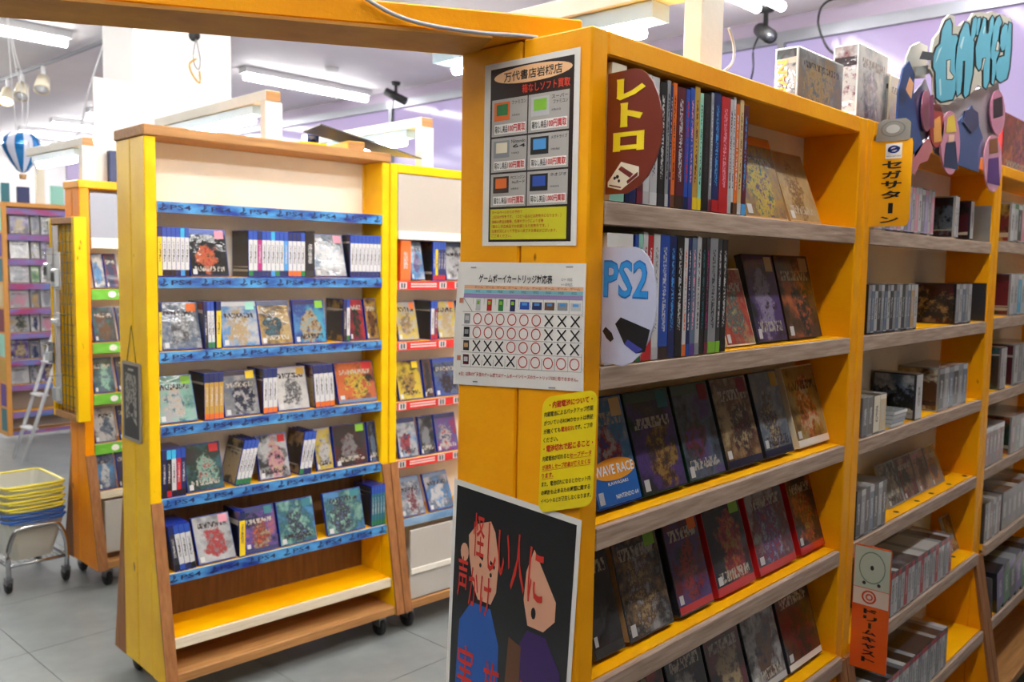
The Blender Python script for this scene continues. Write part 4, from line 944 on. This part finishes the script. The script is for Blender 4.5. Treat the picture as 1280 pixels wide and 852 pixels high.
letters = [[(1177,38),(1182,27),(1187,24),(1189,30),(1189,44),(1195,44),(1197,48),(1194,58),(1193,80),(1194,92),(1195,110),(1190,124),(1176,127),(1170,122),(1169,90),(1166,84),(1166,72),(1170,60),(1175,55)],
    [(1196,60),(1200,42),(1206,28),(1210,30),(1212,44),(1217,52),(1216,74),(1215,92),(1210,118),(1206,122),(1204,118),(1205,100),(1206,76),(1203,76),(1202,100),(1200,116),(1196,120),(1194,110),(1194,80)],
    [(1214,36),(1216,24),(1219,21),(1221,24),(1219,42),(1216,50),(1213,48)], [(1220,34),(1222,23),(1225,22),(1225,28),(1222,44),(1220,44)],
    [(1219,60),(1222,48),(1226,34),(1229,22),(1232,24),(1232,42),(1235,42),(1237,26),(1240,20),(1242,24),(1240,50),(1237,74),(1236,100),(1232,111),(1229,108),(1229,76),(1227,72),(1226,84),(1223,88),(1220,82)],
    [(1237,70),(1238,50),(1241,34),(1246,22),(1249,20),(1252,28),(1249,34),(1247,50),(1250,56),(1248,66),(1245,74),(1244,92),(1241,106),(1239,104),(1240,76)],
    [(1250,46),(1252,36),(1256,30),(1259,32),(1258,48),(1255,62),(1252,64),(1250,58)],
    [(1244,82),(1248,72),(1255,70),(1257,50),(1261,28),(1264,30),(1263,60),(1261,84),(1258,98),(1250,103),(1245,98)]]
def grow(p, k):
    n_ = len(p); o = []
    area = sum(p[i][0]*p[(i+1) % n_][1]-p[(i+1) % n_][0]*p[i][1] for i in range(n_)); sg = 1 if area > 0 else -1
    for i in range(n_):
        a, b_, c = p[i-1], p[i], p[(i+1) % n_]
        d1 = Vector((b_[0]-a[0], b_[1]-a[1])).normalized(); d2 = Vector((c[0]-b_[0], c[1]-b_[1])).normalized(); t_ = d1+d2
        if t_.length < .2: t_ = d1
        t_.normalize(); o.append((b_[0]+sg*t_.y*k, b_[1]-sg*t_.x*k))
    return o
for l in letters:
    shs.shapes('letter_outline', [pp(*grow(l, 2.2))], BK, .0006); shs.shapes('bubble_letter', [pp(*l)], BI, .0012)
for l in ([(1183,76),(1187,75),(1186,89),(1191,96),(1189,99),(1183,99)], [(1246,51),(1248,54),(1247,63),(1244,63)], [(1229,73),(1230.5,73),(1227,88),(1226,87)]):
    shs.shapes('letter_outline', [pp(*grow(l, 1.3))], BK, .0015); shs.shapes('letter_counter', [pp(*l)], ink((226,222,206)), .0018)
shs.shapes('letter_shine', [pp((1173,62),(1177,58),(1171,74),(1168,80)), pp((1173,100),(1175,98),(1176,118),(1174,120)), pp((1199,58),(1203,46),(1205,46),(1201,62)), pp((1228,40),(1230,32),(1231,34),(1229,44))], ink((190,224,232)), .0016)
def ovp(cx_, cy_, rx, ry, n=20): return pp(*[(cx_+rx*math.cos(2*math.pi*i/n), cy_+ry*math.sin(2*math.pi*i/n)) for i in range(n)])
back = Sheet(lambda s, t: (.03+.85*s, .012, .56*t), (0, -1, 0), root)
def cut(name, pts, c, th=.004, y=.012): return plate(root, name, lambda s, t: (.03+.85*s, y, .56*t), pts, th, (0, -1, 0), lam(c))
cut('picture_backing', pp((1178,128),(1200,122),(1232,110),(1258,96),(1262,150),(1256,180),(1240,196),(1222,196),(1210,185),(1196,200),(1180,190),(1172,160)), (170,160,168), y=.022)
cut('blue_cutout', pp((1128,148),(1130,110),(1136,84),(1143,75),(1150,92),(1148,120),(1154,160),(1160,180),(1150,196),(1144,170),(1140,150)), (28,74,140))
cut('grey_cutout', pp((1142,98),(1144,70),(1150,56),(1160,51),(1170,56),(1168,96)), (206,206,196), y=.02)
cut('dark_cutout', pp((1148,120),(1166,98),(1174,124),(1170,168),(1158,190),(1148,160)), (40,52,96), y=.017)
cut('striped_cutout', pp((1142,205),(1150,190),(1158,180),(1168,172),(1172,184),(1166,200),(1156,204),(1150,218)), (206,120,130))
for p, c in ((ovp(1164, 138, 6, 26), (190,110,140)), (ovp(1193, 178, 12, 40), (226,150,180)), (ovp(1252, 140, 9, 28), (222,140,176)), (ovp(1246, 204, 11, 36), (228,160,190)), (ovp(1176, 156, 9, 28), (190,60,60))): cut('oval_cutout', p, c, y=.010)
PR = Sheet(lambda s, t: (.03+.85*s, .0095, .56*t), (0, -1, 0), root)
for pts_, c in (([(1187,178),(1199,176),(1202,212),(1184,208)], (44,58,92)), ([(1189,146),(1197,142),(1200,164),(1187,166)], (228,196,70)), ([(1190,168),(1198,168),(1196,178),(1190,178)], (232,190,160)), ([(1240,198),(1252,196),(1254,232),(1238,228)], (92,58,124)), ([(1241,174),(1251,172),(1252,190),(1241,192)], (140,88,56)),
    ([(1246,124),(1257,120),(1258,144),(1246,148)], (48,34,50)), ([(1171,150),(1180,144),(1182,176),(1172,178)], (228,160,80)), ([(1161,120),(1166,118),(1167,160),(1161,158)], (130,60,96)), ([(1131,112),(1136,96),(1141,104),(1138,124)], (232,170,120)), ([(1148,74),(1152,64),(1166,66),(1166,76)], (70,74,80)), ([(1150,84),(1166,80),(1166,92),(1148,94)], (150,154,152))):
    PR.shapes('printed_patch', [pp(*pts_)], ink(c), .0115 if pts_[0][0] < 1150 or pts_[0][0] == 1161 else .0006)
cut('blue_panel', pp((1208,150),(1224,130),(1238,172),(1232,215),(1206,205)), (40,84,150), y=.019)
cut('cap_cutout', pp((1212,152),(1214,138),(1222,134),(1230,140),(1231,156),(1222,166)), (36,54,110), y=.015)
for x_ in (.30, .56): box('bracket', root, x_, x_+.012, .026, .049, .09, .11, WHITEP)

# ------------------------------------------------------------------ things on top of the units
def Vat(fr, px, u, z):
    g = RT*F_PX - FW*(px-640); p0 = fr.P(u, 0, z)-CAM; return -(p0.dot(g))/(fr.v.dot(g))
def topbox(name, fr, pxl, pxm, pxr, py_top, v, zt, label, front, left, text=None, body='white', cat='box'):
    u0 = fr.U(pxm, v, zt+.1); u1 = fr.U(pxr, v, zt+.1); vb = Vat(fr, pxl, u0, zt+.1); h = fr.on_v(pxm, py_top, v)[2]-zt
    w_, d_ = u1-u0, max(.03, vb-v)
    o = link(name, boxm(0, w_, 0, d_, 0, h, flat(body, .25, .8), .001), None, fr.P(u0, v, zt+.0008), (0, 0, fr.a))
    quad('front_print', o, .004, w_-.004, .004, h-.004, -.0006, front); sideq('side_print', o, -.0006, .004, d_-.004, .004, h-.004, left)
    sh_ = Sheet(lambda s, t: (-.001, d_*(1-s), h*t), (-1, 0, 0), o)
    if text: sh_.texts('side_lettering', text, ink((230,150,40)))
    fs = Sheet(lambda s, t: (w_*s, -.001, h*t), (0, -1, 0), o)
    tag(o, label, cat, 'boxes on top of the orange units'); return o, fs, w_, h
o, fs, w_, h_ = topbox('figure_box', FR, 969, 998, 1054, 57, .05, 1.918, 'shrink-wrapped silver figure box with orange side lettering', art(['lgrey','grey','tan','sand','steel'], 9, 901), art(['teal','charcoal','steel','lgrey'], 9, 902), body='clear')
shl = Sheet(lambda s, t: (-.0012, .02+.03*t, h_*s), (-1, 0, 0), o)
shl.texts('side_lettering', [('DAN', .12, .1, .78, .9, .02)], ink((232,150,40)))
topbox('figure_box', FR, 1040, 1072, 1108, 52, .06, 1.918, 'tall white wrapped figure box beside the silver box', art(['white','lgrey','steel','dkblue','lav'], 9, 903), art(['white','lgrey','wine','white'], 9, 904))
topbox('figure_box', FR, 1104, 1112, 1131, 92, .05, 1.92, 'small cream box between tall white box and bubble sign', art(['cream','lgrey','sand'], 9, 905), art(['cream','lgrey'], 9, 906), body='cream')
topbox('picture_box', FR, 1247, 1253, 1300, 138, .06, 1.92, 'red picture box on the farthest orange unit', art(['red','wine','orange','magenta','charcoal'], 9, 907), flat('red', .4), body='red')
# on the pine-topped unit
zt = 2.013
o = link('timber_offcut', boxm(0, .075, 0, .2, 0, .034, YELLOW, .002), None, FL.P(.775, .02, zt+.0006), (0, 0, FL.a-.15)); tag(o, 'short yellow timber offcut propping up the grey board', 'timber'); quad('end_grain', o, .002, .073, .002, .032, -.0006, WOODN)
gb = [(.60, .03, .046), (.66, .23, .052), (1.14, .20, .006), (1.08, -.005, .003)]
gb = [FL.P(u, v, zt+.0075+z) for u, v, z in ((.64, .0, .070), (.70, .235, .072), (1.12, .215, .014), (1.16, .03, -.010))]
ctr = gb[0]; gl = [p-ctr for p in gb]; up_ = Vector((0, 0, .005))
gme = mesh('board', [p for p in gl]+[p+up_ for p in gl], [(3,2,1,0),(4,5,6,7),(0,1,5,4),(1,2,6,5),(2,3,7,6),(3,0,4,7)], flat((72,68,66), .5))
tag(link('grey_board', gme, None, ctr), 'thin dark grey board lying tilted across the unit tops', 'board')
topbox('small_box', FL, 377, 384, 399, 168, .14, zt, 'small blue and white box left of the grey board', art(['blue','white','navy'], 9, 908), flat('lgrey', .4), body='blue')
o = link('timber_strip', boxm(0, .12, 0, .03, 0, .01, YELLOW), None, FL.P(.56, .02, zt+.0006), (0, 0, FL.a)); tag(o, 'flat yellow timber strip left of the offcut', 'timber')
z3 = 1.925
hb = link('white_board', boxm(0, .735, 0, .012, 0, .497, WALLM), None, F3.P(.119, .105, z3+.0005)); tag(hb, 'large white board standing on the green-strip unit', 'board')
topbox('storage_box', F3, 134, 137, 150, 188, .045, z3, 'navy box on the green-strip unit', flat('navy', .4), flat('dkblue', .4), body='navy')
o = empty('black_rod_rack', F3.P(.29, .09, z3)); tag(o, 'black rods lying on top of the green-strip unit', 'rack')
for i, zz in enumerate((.03, .10)): box('rod', o, -.02, .3, -.05, -.03, zz, zz+.02, BLACKR)
for x_ in (0, .2): box('rod_foot', o, x_, x_+.03, -.06, -.02, 0, .03, BLACKR)
# ------------------------------------------------------------------ framed card on the end of the blue-edged unit
pl = [FL.on_u(px, py, -.048) for px, py in ((151.5, 449), (174, 456), (175, 556), (152, 545))]
v1_, v0_ = pl[0][1], pl[1][1]; zt_, zb_ = (pl[0][2]+pl[1][2])/2, (pl[2][2]+pl[3][2])/2
root = empty('framed_card', FL.P(-.0405, v1_, zb_), FL.a); tag(root, 'small dark framed card hanging on the yellow unit end', 'framed card')
dv = v1_-v0_; hh = zt_-zb_
fnc = lambda s, t: (-.006, -dv*s, hh*t)
plate(root, 'frame', fnc, rrect(.08, .03), .006, (-1, 0, 0), flat((150,140,124), .4)); sh = Sheet(fnc, (-1, 0, 0), root)
sh.rect('dark_print', .09, .04, .91, .96, ink((44,42,40)), .0004)
sh.shapes('scroll_print', [[(.2,.26),(.5,.32),(.8,.2),(.82,.84),(.2,.86)]], print_strip((150,146,134), (70,66,60), dens=90), .0008); sh.shapes('emblem', [ell(.52, .42, .13, .07)], ink((40,38,36)), .0012)
sh.shapes('card_header', [[(.36,.89),(.66,.89),(.66,.92),(.36,.92)]], ink((160,154,140)), .0008)
for s_ in (.25, .75): tube('string', root, [(-.003, -dv*s_, hh), (-.001, -dv*.5, hh+.13)], .0012, BLACKR, 5)
# ------------------------------------------------------------------ wire grid panel with hooks and packs on the unit behind
root = empty('wire_grid_panel', (1.6, 4.2, .81)); tag(root, 'yellow framed wire grid panel on the green-strip unit end', 'grid panel')
gh, gw = .94, .29
box('frame_stile', root, 0, .055, -.01, .02, 0, gh, YELLOW, .002); box('frame_stile', root, 0, .055, gw-.02, gw, 0, gh, YELLOW, .002)
box('frame_rail', root, 0, .055, .021, gw-.021, 0, .03, WOODN, .002); box('frame_rail', root, 0, .055, .021, gw-.021, gh-.03, gh, WOODN, .002)
box('backing', root, .04, .045, .021, gw-.021, .031, gh-.031, YELLOW)
for i in range(6): tube('grid_wire', root, [(.012, .035+.043*i, .03), (.012, .035+.043*i, gh-.03)], .0022, STEEL, 5)
for i in range(18): tube('grid_wire', root, [(.009, .02, .06+.048*i), (.009, gw-.02, .06+.048*i)], .0018, STEEL, 5)
for i, (y_, z_, c, h_, lab) in enumerate(((.10, .78, 'white', .17, 'upper white blister pack on the wire grid'), (.19, .80, 'lgrey', .16, 'upper pale grey blister pack on the wire grid'), (.12, .50, 'white', .06, 'small white pack midway on the wire grid'), (.20, .36, 'charcoal', .10, 'black packed cable on the wire grid'), (.12, .22, 'lgrey', .14, 'lower pale pack on the wire grid'))):
    p = empty('blister_pack', (1.6-.035, 4.2+y_, .81+z_-h_)); tag(p, lab, 'blister pack', 'packs hanging on the wire grid')
    box('card', p, -.002, 0, -.035, .035, 0, h_, flat(c, .3, .6)); box('blister', p, -.022, -.002, -.026, .026, .012, h_*.55, CLEARP, .004)
    if i < 2: box('goods', p, -.0235, -.022, -.018, .018, h_*.2, h_*.45, BLACKR)
    tube('hook', p, [(.04, 0, h_-.012), (-.05, 0, h_-.012), (-.056, 0, h_-.002)], .002, CHROME, 5)
box('white_post', root, -.03, -.012, .15, .168, .08, .9, flat('lgrey', .4))
# ------------------------------------------------------------------ basket cart
root = empty('basket_cart', (1.36, 4.42, 0)); tag(root, 'chrome wheeled cart carrying the stack of baskets', 'cart')
cw, cl = .255, .37
for y_ in (0, cl):
    tube('arch', root, smooth_pts([(0, y_, .07), (0, y_, .2), (.03, y_, .285), (.07, y_, .3), (cw-.07, y_, .3), (cw-.03, y_, .285), (cw, y_, .2), (cw, y_, .07)], 4), .011, CHROME, 10)
    tube('cross_bar', root, [(0, y_, .13), (cw, y_, .13)], .008, CHROME, 8)
for x_ in (0, cw): tube('side_rail', root, [(x_, 0, .13), (x_, cl, .13)], .008, CHROME, 8)
for i in range(9): tube('shelf_wire', root, [(.03+i*(cw-.06)/8, 0, .133), (.03+i*(cw-.06)/8, cl, .133)], .002, CHROME, 5)
for x_ in (0, cw):
    for y_ in (0, cl):
        c = box('caster_fork', root, x_-.014, x_+.014, y_-.012, y_+.03, .045, .075, STEEL)
        lathe('wheel', c, [(0, -.011), (.03, -.011), (.036, -.005), (.036, .005), (.03, .011), (0, .011)], BLACKR, 14, axis='x', loc=(x_, y_+.016, .036))
BASK, nt, b = newmat('frosted_basket_plastic'); b.inputs['Base Color'].default_value = lin((224,224,212)); b.inputs['Roughness'].default_value = .4; b.inputs['Transmission Weight'].default_value = .25
def basket(zr, c, label):
    rt2 = empty('shopping_basket', (1.36+cw/2, 4.42+cl/2, zr-.2)); tag(rt2, label, 'basket', 'stack of shopping baskets')
    def ringpts(wx, wy, z, r_=.03):
        o = []
        for sx, sy, a0 in ((1, 1, 0), (-1, 1, 90), (-1, -1, 180), (1, -1, 270)):
            for k in range(4):
                a = math.radians(a0+30*k); o.append((sx*(wx-r_)+r_*math.cos(a), sy*(wy-r_)+r_*math.sin(a), z))
        return o
    A, B, C = ringpts(.09, .13, 0), ringpts(.134, .176, .2), ringpts(.130, .172, .2); D_ = ringpts(.087, .127, .003); n_ = len(A)
    V = A+B+C+D_; f = []
    for i in range(n_):
        j = (i+1) % n_; f += [(i, j, n_+j, n_+i), (n_+i, n_+j, 2*n_+j, 2*n_+i), (2*n_+i, 2*n_+j, 3*n_+j, 3*n_+i)]
    f += [tuple(range(n_-1, -1, -1)), tuple(range(3*n_, 4*n_))]
    link('basket_body', mesh('body', V, f, BASK), rt2)
    M_ = flat(c, .35, .3)
    tube('rim', rt2, ringpts(.136, .178, .2), .0075, M_, 6, True)
    for sy in (-1, 1): tube('handle', rt2, smooth_pts([(-.12, sy*.183, .192), (-.06, sy*.189, .188), (.06, sy*.189, .188), (.12, sy*.183, .192)], 3), .004, M_, 6)
YB, BB = (232,218,70), (44,96,176)
for zr, c, lab in ((.334, BB, 'lowest basket of the stack, with blue rim'), (.362, BB, 'second basket from bottom, with blue rim'), (.392, YB, 'third basket from bottom, with yellow rim'), (.424, YB, 'fourth basket from bottom, with yellow rim'), (.458, YB, 'second basket from top, with yellow rim'), (.494, YB, 'topmost basket of the stack, with yellow rim')): basket(zr, c, lab)
# ------------------------------------------------------------------ white step ladder
root = empty('step_ladder', (2.34, 7.2, 0)); tag(root, 'slim white folding step ladder beside the far bookcase', 'ladder')
WH = flat('white', .4)
for dy in (0, .22):
    tube('rail', root, [(0, dy, .01), (.42, dy+.03, 1.25)], .014, WH, 8); tube('rear_leg', root, [(.78, dy+.02, .01), (.42, dy+.03, 1.25)], .012, WH, 8)
for k in range(4):
    f_ = .2+.2*k; box('step', root, .42*f_-.035, .42*f_+.035, .03*f_+.012, .03*f_+.208, 1.25*f_, 1.25*f_+.012, WH)
# ------------------------------------------------------------------ far bookcase
FARP = flat((214,150,70), .5)
FS = [1.97, 1.755, 1.55, 1.345, 1.135, .93, .70, .49, .26]
FU, fux = unit(FF, 'bookcase', 'far bookcase with red and blue shelf strips at the left edge', 0, 1.1, .04, .3, 2.02, [(z, 0) for z in FS], FARP, FARP, EDGEC, [(.1, 2.0, flat((150,140,130), .6))], None, zb=.06, casters=False)
STR = strip_mat((170,60,110), (90,130,190), 4)
for z in FS: strip(FU, .041, 1.139, 0, z, .05, STR)
for k, c in enumerate(('teal', 'purple', 'gold', 'mint', 'wine', 'sand', 'teal', 'purple', 'mint')):
    box('end_label', FU, -.0015, -.0002, .01, .14, .1+.21*k, .1+.21*k+.19, flat(c, .5))
box('base_strip', FU, .041, 1.139, -.004, -.0005, .066, .094, STR)
pals = [['lgrey','violet','charcoal','sand'], ['dkgreen','lime','green'], ['white','lgrey','pink'], ['charcoal','grey','navy'], ['white','paper','lgrey'], ['white','grey','gold'], ['steel','white','sand','dkgreen'], ['yellow','charcoal','lgrey'], ['lgrey','white','grey'], ['white','paper','navy']]
for k, z in enumerate(FS[1:8]):
    r = mkrow(FF, z, '%s row of far bookcase' % (UN+['seventh'])[k], 'boxes on the far bookcase')
    for i, (p0, p1) in enumerate(((13, 37), (39.5, 50), (52, 72), (74, 92))):
        kk = (k*4+i*3) % 10; face(r, p0, p1, pals[kk], ('pale boxed toy', 'slim boxed game', 'boxed toy with dark print', 'small boxed set')[i], h=.15+.01*((k+i) % 3), t=.04, lean=.12, v=.03, kind='toy_box', body=flat('lgrey', .4, .4), cat='box')
for i, (pl_, pm, pr, py_, c, lab) in enumerate(((1, 2, 12, 228, 'teal', 'teal box on the far bookcase'), (20, 22, 37, 233, 'navy', 'dark blue box on the far bookcase'), (44, 46, 56, 205, 'cream', 'tall cream box on the far bookcase'), (62, 64, 80, 232, 'mint', 'mint box on the far bookcase'))):
    topbox('storage_box', FF, pl_, pm, pr, py_, .05, 2.02, lab, flat(c, .4), flat(c, .5), body=c)
# ------------------------------------------------------------------ hot-air-balloon ornament
root = empty('balloon_ornament', (1.995, 6.0, 2.21)); tag(root, 'blue and white striped foil balloon ornament hanging from the ceiling', 'ornament')
prof = [(.012, -.125), (.035, -.11), (.07, -.06), (.105, .0), (.116, .04), (.105, .08), (.07, .112), (.025, .126), (.0, .128)]
foil = flat((26,130,206), .12, 1, .5); pale = flat((200,206,226), .2, .8)
for k in range(14): lathe('balloon_gore', root, prof, foil if k % 2 else pale, 3, 2*math.pi*k/14, 2*math.pi*(k+1)/14)
lathe('ornament_basket', root, [(0, -.165), (.018, -.165), (.022, -.135), (0, -.135)], flat('tan', .6), 10)
for dx in (-.05, .0, .035): tube('string', root, smooth_pts([(dx*.6, 0, .11), (dx+.01, .01, .35), (dx*.4-.03, .02, .6), (-.06, .02, CEIL-2.215)]), .003, flat('white', .6), 5)
tube('streamer', root, smooth_pts([(.0, -.118, .06), (.01, -.12, -.02), (.04, -.09, -.08), (.06, -.07, -.13)]), .004, flat('white', .6), 5)
for r in rows: r.finish()
